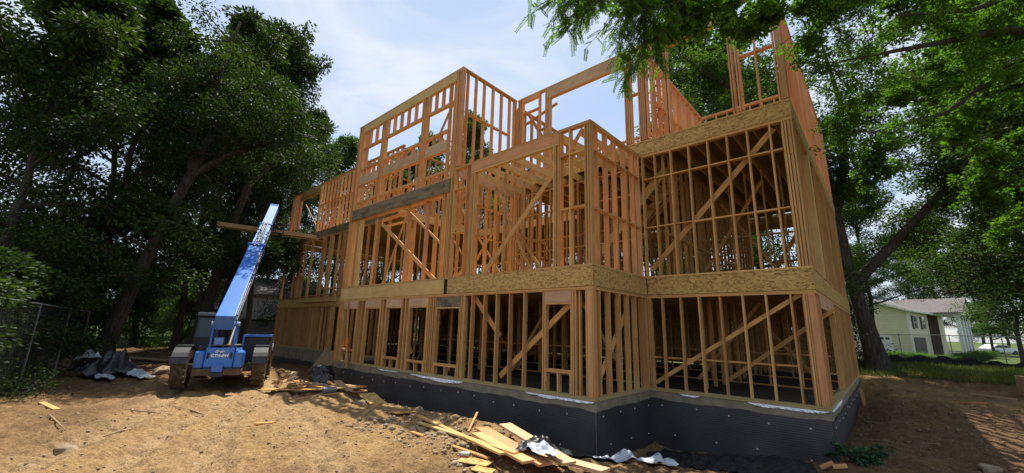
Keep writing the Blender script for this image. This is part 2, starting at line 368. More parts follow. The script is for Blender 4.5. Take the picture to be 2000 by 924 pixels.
def brace(p0, p1, m=None, w=.14, d=.038, side=(0, 0, 1)):
    return member('brace', p0, p1, w, d, m or m_fir, H, side)
# -------- foundation
def fwall(x0, x1, y0, y1):
    bm = bmesh.new(); box(bm, x0, x1, y0, y1, -2.2, -.002); return bm
f1 = obj('foundation_wall', fwall(-12.4, -.0, .03, .28), m_conc, H)
f2 = obj('foundation_wall', fwall(-.28, -.03, .29, 2.935), m_conc, H)
f3 = obj('foundation_wall', fwall(-.28, 3.85, 2.94, 3.19), m_conc, H)
f4 = obj('foundation_wall', fwall(3.60, 3.851, 3.2, 14.1), m_conc, H)
f5 = obj('foundation_wall', fwall(-26.4, -12.45, 2.36, 2.6), m_conc, H)
f6 = obj('foundation_wall', fwall(-26.4, 3.55, 13.85, 14.1), m_conc, H)
f7 = obj('foundation_wall', fwall(-12.38, -12.15, .29, 2.35), m_conc, H)
def membrane(p0, p1, ztop, parent, seed, washers=True):
    """slightly billowing sheet from p0 to p1, hung on the wall face"""
    p0, p1 = V((*p0, 0)), V((*p1, 0)); L = (p1-p0).length; t_ = (p1-p0)/L; n_ = V((t_.y, -t_.x, 0))
    bm = bmesh.new(); nu = max(4, int(L/.12)); nv = 14; g_ = []
    def off(s, z): return .012+.020*float(vnoise(np.array([s]), np.array([z*1.6]), 1.5, seed)[0])*(1 if .1 < s < L-.1 else .3)
    for i in range(nu+1):
        s = L*i/nu; zt = ztop+.015*math.sin(s*3.1+seed)+.01*math.sin(s*9)
        g_.append([bm.verts.new(p0+t_*s+n_*off(s, z)+V((0, 0, z))) for z in [zt+(-1.9-zt)*k/nv for k in range(nv+1)]])
    for i in range(nu):
        for k in range(nv): bm.faces.new((g_[i][k], g_[i][k+1], g_[i+1][k+1], g_[i+1][k]))
    o = obj('drainage_membrane', bm, m_mem, parent, True)
    if washers:
        for row, (z, sp_) in enumerate(((-.36, .78), (-.98, .92))):
            s = .28+.3*row
            while s < L-.1:
                z_ = z+random.uniform(-.05, .05); c_ = p0+t_*s+n_*(off(s, z_)+.006)+V((0, 0, z_))
                bm = bmesh.new(); bmesh.ops.create_cone(bm, cap_ends=True, segments=12, radius1=.022, radius2=.017, depth=.012, matrix=Matrix.Translation(c_) @ n_.to_track_quat('Z', 'Y').to_matrix().to_4x4())
                obj('fastener', bm, m_washer, parent); s += sp_*random.uniform(.88, 1.12)
    return o
membrane((-12.42, .03), (-.015, .03), -.20, f1, 3)
membrane((.0, .015), (.0, 2.91), -.20, f2, 5)
membrane((.0, 2.925), (3.87, 2.925), -.20, f3, 8)
membrane((3.86, 2.93), (3.86, 14.0), -.22, f4, 11)
membrane((-26.4, 2.34), (-12.5, 2.34), -.62, f5, 14)
def strip(name, p0, p1, z0, h, m, parent, seed, thick=.012):
    """crinkled flashing strip hanging over the wall top"""
    p0, p1 = V((*p0, 0)), V((*p1, 0)); L = (p1-p0).length; t_ = (p1-p0)/L; n_ = V((t_.y, -t_.x, 0)); bm = bmesh.new(); nu = int(L/.05); a = []
    for i in range(nu+1):
        s = L*i/nu; e = math.sin(math.pi*min(1, i/nu*1.0))**.4 if 0 < i < nu else .05
        w_ = h*e*(.55+.6*float(vnoise(np.array([s]), np.array([0.]), 3.0, seed)[0]))
        a.append([bm.verts.new(p0+t_*s+n_*(.006+random.uniform(0, .012))+V((0, 0, z0))), bm.verts.new(p0+t_*s+n_*(.02+random.uniform(0, .03))+V((0, 0, z0-w_*.5))), bm.verts.new(p0+t_*s+n_*(.02+random.uniform(0, .03))+V((0, 0, z0-w_)))])
    for i in range(nu):
        for k in range(2): bm.faces.new((a[i][k], a[i][k+1], a[i+1][k+1], a[i+1][k]))
    return obj(name, bm, m, parent)
strip('flashing', (-8.9, .03), (-7.6, .03), -.01, .05, m_foil, f1, 1)
strip('flashing', (-6.9, .03), (-4.3, .03), -.01, .10, m_foil, f1, 2)
strip('flashing', (-2.0, .03), (-.03, .03), -.01, .08, m_foil, f1, 3)
strip('flashing', (2.3, 2.94), (3.84, 2.94), -.01, .08, m_foil, f3, 4)
strip('flashing', (.75, 2.94), (1.25, 2.94), -.01, .045, m_foil, f3, 5)
strip('flashing', (3.852, 3.0), (3.852, 5.4), -.01, .07, m_foil, f4, 6)
# -------- floors
def slab(x0, x1, y0, y1, z0, z1, m=m_osb, name='subfloor'):
    bm = bmesh.new(); box(bm, x0, x1, y0, y1, z0, z1); return obj(name, bm, m, H)
m_floor = flat('shade_darkened_floor', (.07, .055, .04), .95, .1, 0, .3, 3)  # floor colour darkened to deepen the shade inside the ground floor
slab(-12.1, -.3, .3, 2.9, -.12, -.03, m_floor, 'floor_slab'); slab(-26.1, 3.6, 3.2, 13.8, -.12, -.03, m_floor, 'floor_slab')
slab(-12.3, -.1, .1, 2.45, 3.006, 3.026); slab(-26.3, 3.8, 3.0, 14.0, 3.006, 3.026); slab(-12.3, -.1, 2.46, 2.98, 3.006, 3.026); slab(-26.3, -12.31, 2.4, 2.98, 3.006, 3.026)
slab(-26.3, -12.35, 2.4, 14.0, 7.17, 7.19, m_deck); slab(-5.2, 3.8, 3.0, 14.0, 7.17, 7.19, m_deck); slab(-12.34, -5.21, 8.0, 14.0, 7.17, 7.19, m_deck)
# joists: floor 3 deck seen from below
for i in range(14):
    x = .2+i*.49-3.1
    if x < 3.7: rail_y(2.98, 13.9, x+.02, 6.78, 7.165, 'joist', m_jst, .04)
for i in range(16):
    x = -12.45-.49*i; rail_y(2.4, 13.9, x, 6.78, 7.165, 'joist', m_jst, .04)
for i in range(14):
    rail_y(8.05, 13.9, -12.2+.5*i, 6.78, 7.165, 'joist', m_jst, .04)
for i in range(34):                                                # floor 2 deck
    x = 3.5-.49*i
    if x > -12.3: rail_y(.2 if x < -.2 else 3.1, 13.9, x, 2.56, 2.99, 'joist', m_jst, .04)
# bump roof joists, running on into the house
for i in range(8):
    x = -.35-.62*i; rail_y(.16, 4.6, x, 6.48, 6.70, 'joist', m_lvl, .045)
for i in range(9):
    x = -5.0+.6*i; rail_y(2.98, 7.9, x, 6.79, 7.16, 'joist', m_lvl, .045)
member('joist', (-1.25, .75, 6.86), (-1.25, 2.85, 6.98), .045, .20, m_hdr, H, (1, 0, 0))
# -------- bands
def band_x(x0, x1, y, z0, z1, joints=(), m=m_osb):
    e = [x0, *joints, x1]
    for a, b_ in zip(e, e[1:]): rail_x(a+.002, b_-.002, y, z0, z1, 'rim_board', m, .03, -.006+jit(.002))
def band_y(y0, y1, x, z0, z1, joints=(), m=m_osb):
    e = [y0, *joints, y1]
    for a, b_ in zip(e, e[1:]): rail_y(a+.002, b_-.002, x, z0, z1, 'rim_board', m, .03, .006+jit(.002))
band_x(-12.4, -5.46, 0, 2.54, 3.0, (-9.9, -7.9), m_lvl); band_x(-5.28, .004, 0, 2.54, 3.0, (-2.84,))
bx('hanger', -5.45, -5.29, .05, .12, 2.56, 2.99, m_black, H)
band_y(.03, 2.91, 0, 2.54, 3.0); band_x(.03, 3.886, D, 2.54, 3.0); band_y(2.95, YB, XR, 2.54, 3.0, (5.4, 7.8, 10.2))
band_x(-.0, 3.886, D, 6.775, 7.165, (2.44,)); band_y(2.95, YB, XR, 6.775, 7.165, (5.4, 7.8, 10.2))
band_x(-5.2, -.0, D, 6.775, 7.165, (-2.6,))
band_x(WX, -12.45, WY, 2.54, 3.0, (-24, -21.5, -19, -16), m_lvl); band_x(WX, -21.6, WY, 6.80, 7.22, (), m_old); band_x(-21.59, -12.45, WY, 6.80, 7.22, (-17.5,), m_old)
# interior rim along the floor 3 opening
rail_y(2.4, 8.0, -12.30, 6.79, 7.165, 'rim_board', m_lvl, .04)
rail_x(-12.3, -5.2, 7.96, 6.79, 7.165, 'rim_board', m_lvl, .04)
rail_y(3.0, 8.0, -5.22, 6.79, 7.165, 'rim_board', m_lvl, .04)
# thin pieces of subfloor and plates on band edges
def plates_x(x0, x1, y, zb, joints=(), m=None, pb=.0):
    e = [x0, *joints, x1]
    for a, b_ in zip(e, e[1:]): rail_x(a+.002, b_-.002, y, zb, zb+.038, 'bottom_plate', m or m_fir, SD, jit(.004))
def top_x(x0, x1, y, zt, m=None, joints=()):
    e = [x0, *joints, x1]
    for a, b_ in zip(e, e[1:]):
        rail_x(a+.002, b_-.002, y, zt-.079, zt-.041, 'top_plate', m or m_fir, SD, jit(.003)); rail_x(a+.002, b_-.002, y, zt-.039, zt-.001, 'top_plate', m or m_fir, SD, jit(.004))
def top_y(y0, y1, x, zt, m=None):
    rail_y(y0, y1, x, zt-.079, zt-.041, 'top_plate', m or m_fir, SD, jit(.003)); rail_y(y0, y1, x, zt-.039, zt-.001, 'top_plate', m or m_fir, SD, jit(.004))
# sill plates (treated)
for a, b_ in ((-12.4, -9.7), (-9.7, -6.1), (-6.1, -2.4), (-2.4, 0)): rail_x(a+.002, b_-.002, 0, 0, .038, 'sill_plate', m_sill, .15, jit(.006))
for a, b_ in ((-12.4, -8.0), (-8.0, -3.9), (-3.9, 0)): rail_x(a+.002, b_-.002, 0, .04, .078, 'sill_plate', m_sill, .145, jit(.006))
for z in (0, .04): rail_y(.16, 2.9, 0, z, z+.038, 'sill_plate', m_sill, .145, jit()); rail_x(.0, 3.88, D, z, z+.038, 'sill_plate', m_sill, .145, jit(.006)); rail_y(3.06, YB, XR, z, z+.038, 'sill_plate', m_sill, .145, jit()); rail_x(WX, -12.5, WY, z, z+.038, 'sill_plate', m_sill, .145, jit())
Z1, T1 = .08, 2.45; P1 = 2.53
top_x(-12.4, 0, 0, P1, None, (-8.3, -4.2)); top_y(.145, 2.9, 0, P1); top_x(0.0, XR, D, P1); top_y(3.06, YB, XR, P1); top_x(WX, -12.45, WY, P1, None, (-20,))
# -------- A wall, floor 1
def window(xa, xb, y, zs, zh, zt, z0, hm=m_hdr, cripples=1, hd=.14, jack=True):
    """framed opening between xa and xb: header, sill with cripples, jacks"""
    rail_x(xa, xb, y, zh, zt-.003, 'header', hm, hd, jit(.004)); rail_x(xa, xb, y, zh-.04, zh-.002, 'header_plate', m_fir, SD, jit())
    if jack:
        stud_x(xa+.02, y, z0, zh-.042, 'jack_stud'); stud_x(xb-.02, y, z0, zh-.042, 'jack_stud')
    if zs:
        rail_x(xa+.042, xb-.042, y, zs-.038, zs, 'window_sill', m_fir if random.random() < .5 else m_pink, SD, jit())
        rail_x(xa+.042, xb-.042, y, zs-.078, zs-.04, 'window_sill', m_fir, SD, jit(.005))
        for k in range(cripples): xk = xa+(xb-xa)*(k+1)/(cripples+1); stud_x(xk, y, z0, zs-.08, 'cripple_stud')
        stud_x(xa+.06, y, z0, zs-.08, 'cripple_stud'); stud_x(xb-.06, y, z0, zs-.08, 'cripple_stud')
for x in (-12.36, -12.20, -12.06): stud_x(x, 0, Z1, T1)
member('post', (-12.33, .3, Z1), (-12.33, .3, T1), .14, .05, m_fir, H)
for xa, xb, zs in ((-11.95, -10.85, .56), (-10.22, -9.13, None), (-8.72, -7.72, .44), (-7.27, -6.24, .42)):
    window(xa, xb, 0, zs, 2.17, T1, Z1)
    for x in (xa-.025, xb+.025): stud_x(x, 0, Z1, T1)
for x in (-10.55, -8.98, -7.52): stud_x(x+.02, 0, Z1, T1); stud_x(x+.02, .145, Z1, T1, d=.1)
window(-5.78, -4.62, 0, .42, 2.12, T1, Z1, m_old, 1)
for x in (-6.12, -6.03, -5.93, -5.82, -4.58, -4.50, -4.44): stud_x(x, 0, Z1, T1)
for x in (-4.12, -3.60, -3.11, -2.61, -2.10): stud_x(x, 0, Z1, T1)
window(-1.42, -.60, 0, .60, 2.17, T1, Z1, m_hdr, 1)
for x in (-1.46, -.57, -.50): stud_x(x, 0, Z1, T1)
member('post', (-.115, .075, Z1), (-.115, .075, T1), .13, .14, m_pink, H); stud_x(-.02, 0, Z1, T1); stud_x(-.205, .0, Z1, T1); stud_x(-.42, .05, Z1, T1, d=.09)
brace((-3.02, .16, .25), (-.72, .16, 2.16)); brace((-4.15, .17, 2.40), (-3.1, .2, 1.3)); brace((-8.5, .5, 1.35), (-7.6, .5, .6)); brace((-7.2, .6, 2.3), (-6.3, .6, 1.6))
# plank leaning on the left corner with the orange card
lp = member('plank', (-11.62, -.035, 2.42), (-10.98, -.13, -.12), .11, .02, m_fir, H, (1, 0, 0))
bx('orange_card', -11.30, -11.07, -.135, -.125, .66, 1.0, m_orange, H)
# second row of studs behind (interior wall, floor 1)
STUFF = []
def istud_x(xs_, y, z0, z1, m=m_fir, d=.09):
    for x in xs_: STUFF.append(((x, y+d/2, z0), (x, y+d/2, z1), SW, d, (1, 0, 0)))
def istud_y(ys_, x, z0, z1, d=.09):
    for y in ys_: STUFF.append(((x-d/2, y, z0), (x-d/2, y, z1), d, SW, (1, 0, 0)))
def irail(p0, p1, w=.09, d=.038, side=None): STUFF.append((p0, p1, w, d, side))
# -------- B wall, floor 1
for y in (.30, .77, 1.30, 1.76, 2.20, 2.62): stud_y(y, 0, Z1, T1)
stud_y(2.86, 0, Z1, T1)
brace((-.17, .2, .12), (-.17, 1.9, 2.0), side=(0, 1, 0))
# -------- C wall, floor 1
for x in (.02, .41, .91, 1.39, 1.90, 2.41, 2.90, 3.40): stud_x(x, D, Z1, T1)
stud_x(.07, D+.02, Z1, T1)
member('post', (3.62, D+.2, Z1), (3.62, D+.2, T1), .05, .14, m_pink, H)
stud_x(3.655, D, Z1, T1); stud_x(3.70, D+.01, Z1, T1)
member('post', (3.79, D+.07, Z1), (3.79, D+.07, T1), .13, .14, m_pink, H)
brace((.06, D+.165, .18), (3.62, D+.165, 2.48), w=.10)
brace((1.4, D+2.1, .25), (4.0, D+2.1, 2.2), w=.1)
for i, x in enumerate((.17, .66, 1.15, 1.64, 2.15, 2.66, 3.15)): rail_x(x-.22, x+.22, D+.16, .84, .88, 'blocking', m_fir, .10)
# -------- D wall, floors 1-3
for y in (3.09, 3.2, 3.5): stud_y(y, XR, Z1, T1)
rail_y(3.52, 6.85, XR, 2.16, T1-.003, 'header', m_hdr, .14)
for y in (3.54, 6.83): stud_y(y, XR, Z1, 2.155, 'jack_stud')
for y in (6.88, 6.95): stud_y(y, XR, Z1, T1)
y = 7.4
while y < YB: stud_y(y, XR, Z1, T1); y += .45
stud_y(YB-.03, XR, Z1, T1)
# ---------------- floor 2
B2 = 3.03; Z2 = 3.07
plates_x(-12.4, -.0, 0, B2, (-8.5, -5.3, -2.0), m_fir)
rail_x(-12.4, -.0, 0, 3.003, 3.027, 'subfloor_edge', m_osb, .1, -.012); rail_y(.1, 2.9, 0, 3.003, 3.027, 'subfloor_edge', m_osb, .1, .012); rail_x(0.02, XR, D, 3.003, 3.027, 'subfloor_edge', m_osb, .1, -.012)
rail_y(.145, 2.9, 0, B2, B2+.038, 'bottom_plate'); plates_x(0, XR, D, B2); rail_y(3.06, YB, XR, B2, B2+.038, 'bottom_plate'); plates_x(WX, -12.45, WY, B2, (-20,))
# A2 left bay under the dark beam
for x, d in ((-12.36, .14), (-12.18, .14), (-11.90, .14)): stud_x(x, 0, Z2, 10.2 if x > -12.0 else 5.96)
member('post', (-11.45, .12, Z2), (-11.45, .12, 5.96), .19, .14, m_lvl, H); stud_x(-11.60, .0, Z2, 5.96)
BM = rail_x(-12.15, -5.46, -.03, 5.97, 6.43, 'beam', m_old, .09)
rail_x(-12.15, -5.46, .062, 5.985, 6.42, 'beam', m_pink, .08); rail_x(-12.0, -5.5, .145, 5.96, 5.995, 'beam_plate', m_pink, .14)
for x in (-5.82, -5.74, -5.56, -5.48, -5.40): stud_x(x, 0, Z2, 5.96 if x < -5.45 else 10.5, m=m_fir)
for x in (-5.32, -5.24): stud_x(x, 0, Z2, 6.69)
# loose uprights and braces standing in the foyer opening
for x, y, zt, w, mm in ((-10.55, .30, 5.9, .10, m_pink), (-9.7, 1.5, 5.6, .09, m_fir), (-8.55, .55, 5.9, .26, m_pink), (-8.2, .60, 5.7, .09, m_fir), (-7.85, 1.4, 5.8, .05, m_fir), (-7.3, .9, 5.7, .13, m_fir), (-6.95, .25, 6.0, .16, m_pink), (-9.6, .7, 4.6, .07, m_fir)):
    member('stud', (x, y, 3.03), (x+.02, y, zt), w, .06, mm, H, (1, 0, 0))
brace((-10.4, .45, 5.7), (-6.55, .45, 3.1)); brace((-9.35, .12, 3.06), (-7.75, .12, 6.2), w=.09); brace((-8.15, .3, 5.75), (-5.85, .3, 4.1), w=.09)
brace((-10.5, .5, 5.85), (-8.7, .9, 6.1), w=.14); brace((-10.5, .6, 5.6), (-9.4, 1.2, 5.85), w=.1)
# bump, floor 2: A face
ZT2 = 6.77; S2 = 6.69
top_x(-5.40, 0, -.004, ZT2, None, (-2.6,)); top_y(.14, 2.92, 0, ZT2)
rail_x(-4.40, -1.02, 0, 6.40, S2-.003, 'header', m_pink, .14); rail_x(-4.40, -1.02, 0, 6.36, 6.397, 'header_plate', m_lvl, .14)
for x in (-4.62, ): stud_x(x, 0, Z2, S2)
for x in (-4.43, -1.0, -.94): stud_x(x, 0, Z2, S2)
for x in (-4.38, -4.32, -4.25, -1.14, -1.08): stud_x(x, 0, Z2, 6.355, 'jack_stud')
stud_x(-.64, 0, Z2, S2)
for x in (-.17, -.10, -.03): stud_x(x, 0, Z2, S2, m=m_fir)
for z in (5.95, 4.48):
    rail_x(-5.22, -4.64, 0, z, z+.038, 'blocking'); rail_x(-.91, -.66, 0, z+.02, z+.058, 'blocking'); rail_x(-.62, -.20, 0, z+.02, z+.058, 'blocking')
brace((-3.85, .17, 3.08), (-1.20, .17, 5.72)); brace((-.95, .2, 5.95), (-.35, .2, 6.7), w=.1)
brace((-5.2, .3, 3.1), (-4.6, .35, 3.6), w=.1)
# B face floor 2
for y in (.33, .82, 1.30, 1.84, 2.37, 2.74): stud_y(y, 0, Z2, S2, m=m_pink, w=.042)
for yy in zip((.155, .33, .82, 1.30, 1.84, 2.37), (.33, .82, 1.30, 1.84, 2.37, 2.74)):
    for z in (5.97, 4.45): rail_y(yy[0]+.03, yy[1]-.03, 0, z, z+.038, 'blocking')
# C face floor 2
for x in (.02, .41, .89, 1.39, 1.90, 2.39, 2.88, 3.38): stud_x(x, D, Z2, S2)
for x in (3.66, 3.72, 3.85): stud_x(x, D, Z2, S2)
member('post', (3.785, D+.07, Z2), (3.785, D+.07, S2), .06, .13, m_fir, H); member('post', (3.70, D+.24, Z2), (3.70, D+.24, S2), .20, .14, m_lvl, H)
xs2 = (.02, .41, .89, 1.39, 1.90, 2.39, 2.88, 3.38, 3.64)
for a, b_ in zip(xs2, xs2[1:]):
    for z in (5.96, 4.47): rail_x(a+.022, b_-.022, D, z+jit(.01), z+.038, 'blocking')
brace((.1, D+.17, 3.25), (3.45, D+.17, 6.62))
top_x(0.0, XR, D, ZT2); top_y(3.06, YB, XR, ZT2)
for y in (3.1, 3.16, 3.9): stud_y(y, XR, Z2, S2)
member('post', (3.80, 5.75, Z2), (3.80, 5.75, S2), .14, .30, m_lvl, H)
y = 6.8
while y < YB: stud_y(y, XR, Z2, S2); y += .49
brace((3.70, 4.7, 3.1), (3.70, 9.5, 6.3), side=(0, 1, 0))
# ---------------- floor 3
Z3 = 7.27; T3 = 10.58; S3 = 10.50
# A3
rail_x(-11.98, -5.46, 0, 10.17, S3-.003, 'header', m_lvl, .14, .0); top_x(-12.4, -5.1, -.004, T3, m_fir, (-9, ))
for x in (-12.36, -12.28, -12.20): stud_x(x, 0, 5.97 if x < -12.25 else 6.44, S3)
for x in (-11.62, -10.30, -10.02, -10.22, -7.38, -7.30, -7.10, -5.78): stud_x(x, 0, 6.48, 10.165)
for x in (-5.52, -5.24, -5.17, -5.11, -5.345): stud_x(x, 0, 6.80 if x > -5.3 else 6.45, S3)
stud_x(-11.99, 0, 6.48, S3)
rail_x(-11.95, -5.5, 0, 6.44, 6.478, 'bottom_plate')
for xa, xb in ((-11.97, -10.32), (-9.98, -7.42), (-7.08, -5.80)):
    n = max(2, round((xb-xa)/.5)); rail_x(xa+.02, xb-.0, 0, 9.36, 9.40, 'header_plate', m_pink); rail_x(xa+.02, xb, 0, 9.32, 9.358, 'header_plate', m_fir)
    rail_x(xa+.02, xb, 0, 8.34, 8.378, 'window_sill'); rail_x(xa+.02, xb, 0, 8.30, 8.338, 'window_sill', m_pink)
    rail_x(xa+.02, xb, 0, 7.62, 7.98, 'header', m_hdr, .14, .002); rail_x(xa+.02, xb, 0, 7.58, 7.618, 'header_plate', m_pink)
    rail_x(xa+.02, xb, 0, 6.78, 6.818, 'window_sill'); rail_x(xa+.02, xb, 0, 6.74, 6.778, 'window_sill')
    for k in range(n+1):
        x = xa+.04+(xb-xa-.04)*k/n
        stud_x(x, 0, 9.402, 10.167, 'cripple_stud', m_pink)
        if 0 < k < n or 1: stud_x(x, 0, 7.982, 8.298, 'cripple_stud', m_pink); stud_x(x, 0, 6.48, 6.738, 'cripple_stud', m_pink)
brace((-6.6, .2, 8.3), (-5.6, .25, 9.9), w=.1)
# return wall x=-5.25, y 0..2.9, floor 2 and 3 high
RX = -5.10
for y in (.30, .70, 1.12, 1.58, 2.05, 2.52): stud_y(y, RX, 6.78, S3, m=m_pink); stud_y(y+.03, RX-.12, Z2, 6.4, m=m_fir)
for y in (2.80, 2.86): stud_y(y, RX, Z2, S3)
top_y(.14, 2.90, RX, T3); rail_y(.14, 2.9, RX, 6.80, 6.838, 'bottom_plate'); rail_y(.14, 2.9, RX, 6.44, 6.76, 'rim_board', m_hdr, .05)
for a in (.32, .72, 1.14, 1.60, 2.07): 
    rail_y(a, a+.37, RX, 8.87, 8.908, 'blocking'); rail_y(a, a+.37, RX-.12, 4.6, 4.638, 'blocking'); rail_y(a, a+.37, RX-.12, 5.7, 5.738, 'blocking')
# C3 wall over plane y=D
plates_x(-5.1, XR, D, 7.205, (-1, ), m_fir); rail_x(-5.1, XR, D, 7.168, 7.2, 'subfloor_edge', m_osb, .1, -.015)
top_x(-5.08, XR+.003, D, T3, m_fir, (-2.0, 1.2))
for x in (-5.02, -4.92, -4.82): stud_x(x, D, Z3, S3)
rail_x(-4.8, -4.0, D, 10.36, S3-.003, 'header', m_pink); rail_x(-4.8, -4.0, D, 9.85, 9.89, 'header_plate', m_pink)
for x in (-3.98, -3.66): stud_x(x, D, Z3, S3)
rail_x(-3.62, -.50, D, 10.12, S3-.003, 'header', m_hdr); rail_x(-3.62, -.50, D, 10.08, 10.117, 'header_plate', m_pink)
for x in (-3.60, -3.54, -3.48, -.44, -.37): stud_x(x, D, Z3, 10.077, 'jack_stud')
for x in (-.31, -.25, .02, .08, .14, .20, .28, .42): stud_x(x, D, Z3, S3)
rail_x(-.23, .0, D, 8.9, 8.94, 'blocking'); rail_x(-3.94, -3.68, D, 8.9, 8.94, 'blocking')
for x in (.88, .95): stud_x(x, D, Z3, 10.13 if x > .9 else S3, 'jack_stud')
rail_x(.97, 2.62, D, 10.16, S3-.003, 'header', m_hdr); rail_x(.97, 2.62, D, 10.12, 10.157, 'header_plate', m_pink)
for x in (2.64, 2.70, 2.80, 2.87): stud_x(x, D, Z3, S3)
stud_x(3.26, D, Z3, S3); rail_x(2.9, 3.24, D, 8.84, 8.88, 'blocking', m_pink); rail_x(3.28, 3.66, D, 8.84, 8.88, 'blocking', m_pink)
for x in (3.68, 3.74, 3.85): stud_x(x, D, Z3, S3)
member('post', (3.795, D+.075, Z3), (3.795, D+.075, S3), .07, .14, m_fir, H)
# wall x=.4 going back on floor 3, and back wall y=8.2
for i in range(11): stud_y(3.3+i*.46, .42, Z3, 9.98, m=m_pink)
top_y(3.08, 8.2, .42, 10.08, m_pink); 
for i in range(10): rail_y(3.33+i*.46, 3.73+i*.46, .42, 8.6, 8.638, 'blocking', m_pink)
top_x(-5, XR-.15, 8.2, 10.2, m_pink); rail_x(-5, XR-.15, 8.2, 7.2, 7.238, 'bottom_plate')
for i in range(9): stud_x(.5+i*.4, 8.2, 7.24, 10.1, m=m_pink)
for i in range(11): stud_x(-4.9+i*.49, 8.2, 7.24, 10.1, m=m_pink)
# D3 wall
y = 3.1
while y < YB: stud_y(y, XR, Z3, S3, m=m_pink); y += .41
top_y(3.06, YB, XR, T3, m_pink); rail_y(3.06, YB, XR, 7.205, 7.243, 'bottom_plate')
# ---------------- wing
for x in (-26.36, -26.2): stud_x(x, WY, Z1, T1)
x = -25.7
while x < -19.9: stud_x(x, WY, Z1, T1); x += .42
for x in (-20.0, -19.85, -19.45, -18.95, -18.5): stud_x(x, WY, Z1, T1)
for x in (-18.1, -17.9): stud_x(x, WY-.05, Z1, T1, w=.12)
x = -17.3
while x < -12.5: stud_x(x, WY, Z1, T1); x += .49
for x, w in ((-26.25, .16), (-24.4, .05), (-23.6, .3), (-23.0, .05), (-21.95, .12), (-20.3, .32), (-19.3, .34), (-18.3, .05), (-17.7, .3), (-17.0, .05), (-16, .05), (-15, .05), (-14, .05), (-13, .05)):
    stud_x(x, WY, Z2, 6.75, w=w, name='post' if w > .1 else 'stud')
top_x(WX, -12.45, WY, 6.80, None, (-19,)); brace((-25.9, WY+.2, 6.6), (-24.0, WY+.2, 3.1), w=.1)
rail_x(-23.6, -22.4, WY, 4.4, 4.44, 'blocking')
rail_x(-22.0, -17.5, WY-.35, 2.75, 3.02, 'ledger', m_lvl, .3); member('plank', (-23.5, WY-.3, 3.06), (-17.0, WY-.5, 3.10), .2, .04, m_fir, H)
member('plank', (-19.9, WY-.25, 3.45), (-16.2, WY-.5, 3.40), .2, .04, m_fir, H)
plates_x(WX, -12.45, WY, 7.23, (-19,)); top_x(WX, -12.3, WY, T3, m_fir, (-22, -17))
for x in (-26.36, -26.2, -25.95, -25.6, -25.2, -24.98): stud_x(x, WY, Z3, S3, w=.05, m=m_pink)
rail_x(-24.9, -21.75, WY, 10.12, S3-.003, 'header', m_lvl); rail_x(-24.9, -21.75, WY, 9.94, 10.11, 'header', m_fir, .1)
for x in (-24.88, -21.77): stud_x(x, WY, Z3, 9.93, 'jack_stud', w=.06)
x = -21.65; k = 0
while x < -12.4: stud_x(x, WY, Z3, S3, m=m_pink if k % 3 else m_fir, w=.04); x += .46; k += 1
x = -21.6
while x < -12.6: rail_x(x+.02, x+.42, WY, 9.0, 9.04, 'blocking', m_pink); x += .46
brace((-24.7, WY+.3, 9.7), (-22.0, WY+.3, 7.4), w=.1); brace((-24.5, WY+1.2, 9.9), (-20.5, WY+1.2, 7.6), w=.14)
rail_x(-25, -21, WY+1.6, 9.6, 9.65, 'blocking'); rail_x(-25, -21, WY+1.6, 7.9, 7.95, 'blocking')
for x in (-24, -23.2, -22.2): stud_x(x, WY+1.6, Z3, 9.6)
member('plank', (-16.5, 3.6, 10.9), (-17.3, 3.0, 11.05), .14, .04, m_pink, H)
# ---------------- interior walls (joined)
sp_ = lambda a, b_, s=.49: list(np.arange(a, b_, s))
istud_x(sp_(-12, -.3, .98), 3.3, Z1, 2.5, d=.14); istud_x(sp_(-.2, 3.6, .8), 6.2, Z1, 2.5); istud_x(sp_(-25, 3.6, .7), 9.4, Z1, 2.5); istud_x(sp_(-26, 3.8), YB-.14, Z1, 2.5, d=.14)
istud_x(sp_(-25, -12.5, .4), 5.0, Z1, 2.5)
for x in (-10.3, -7.2, -4.4, 1.2): istud_y(sp_(3.8, 13.8, .8), x, Z1, 2.5)
istud_y(sp_(.9, 2.4, .7), -6.0, Z1, 2.5); istud_y(sp_(.9, 2.4, .7), -9.0, Z1, 2.5)
for y in (3.35, 6.25, 9.45, YB-.07): irail((-12 if y < 5 else -25, y, 1.0), (-.3 if y < 5 else 3.7, y, 1.0), .09, .038, (0, 1, 0)); irail((-12 if y < 5 else -25, y, .1), (-.3 if y < 5 else 3.7, y, .1), .09, .038, (0, 1, 0))
# floor 2 interior: wall in the plane y=D behind the bump with blocking, back walls
istud_x(sp_(-4.9, -.1, .49), D, Z2, 6.4); istud_x([-3.3, -1.95, -.9], D+.02, Z2, 6.4, d=.14)
for z in (3.05, 4.2, 5.6, 6.42): irail((-5.1, D+.05, z), (-.0, D+.05, z), .09, .038, (0, 1, 0))
istud_x(sp_(-4.8, 3.6, .49), 6.2, Z2, 6.75); irail((-4.8, 6.25, 4.6), (3.6, 6.25, 4.6), .09, .038, (0, 1, 0))
istud_x(sp_(-26, 3.8, .49), YB-.14, Z2, 6.75, d=.14); irail((-26, YB-.07, 4.9), (3.8, YB-.07, 4.9), .14, .038, (0, 1, 0)); irail((-26, YB-.07, 6.6), (3.8, YB-.07, 6.6), .14, .3, (0, 1, 0))
istud_x(sp_(-26, -12.5, .8), 8.0, Z2, 6.75)
for x in (-5.2, -2.4, .6): istud_y(sp_(3.2, 13.8, .49), x, Z2, 6.75); irail((x, 3.2, 4.3), (x, 13.8, 4.3), .038, .09)
istud_y(sp_(2.8, 7.8, .49), -12.3, Z2, 6.75)
istud_y(sp_(5.2, 13.8, .8), -8.2, Z2, 6.75)
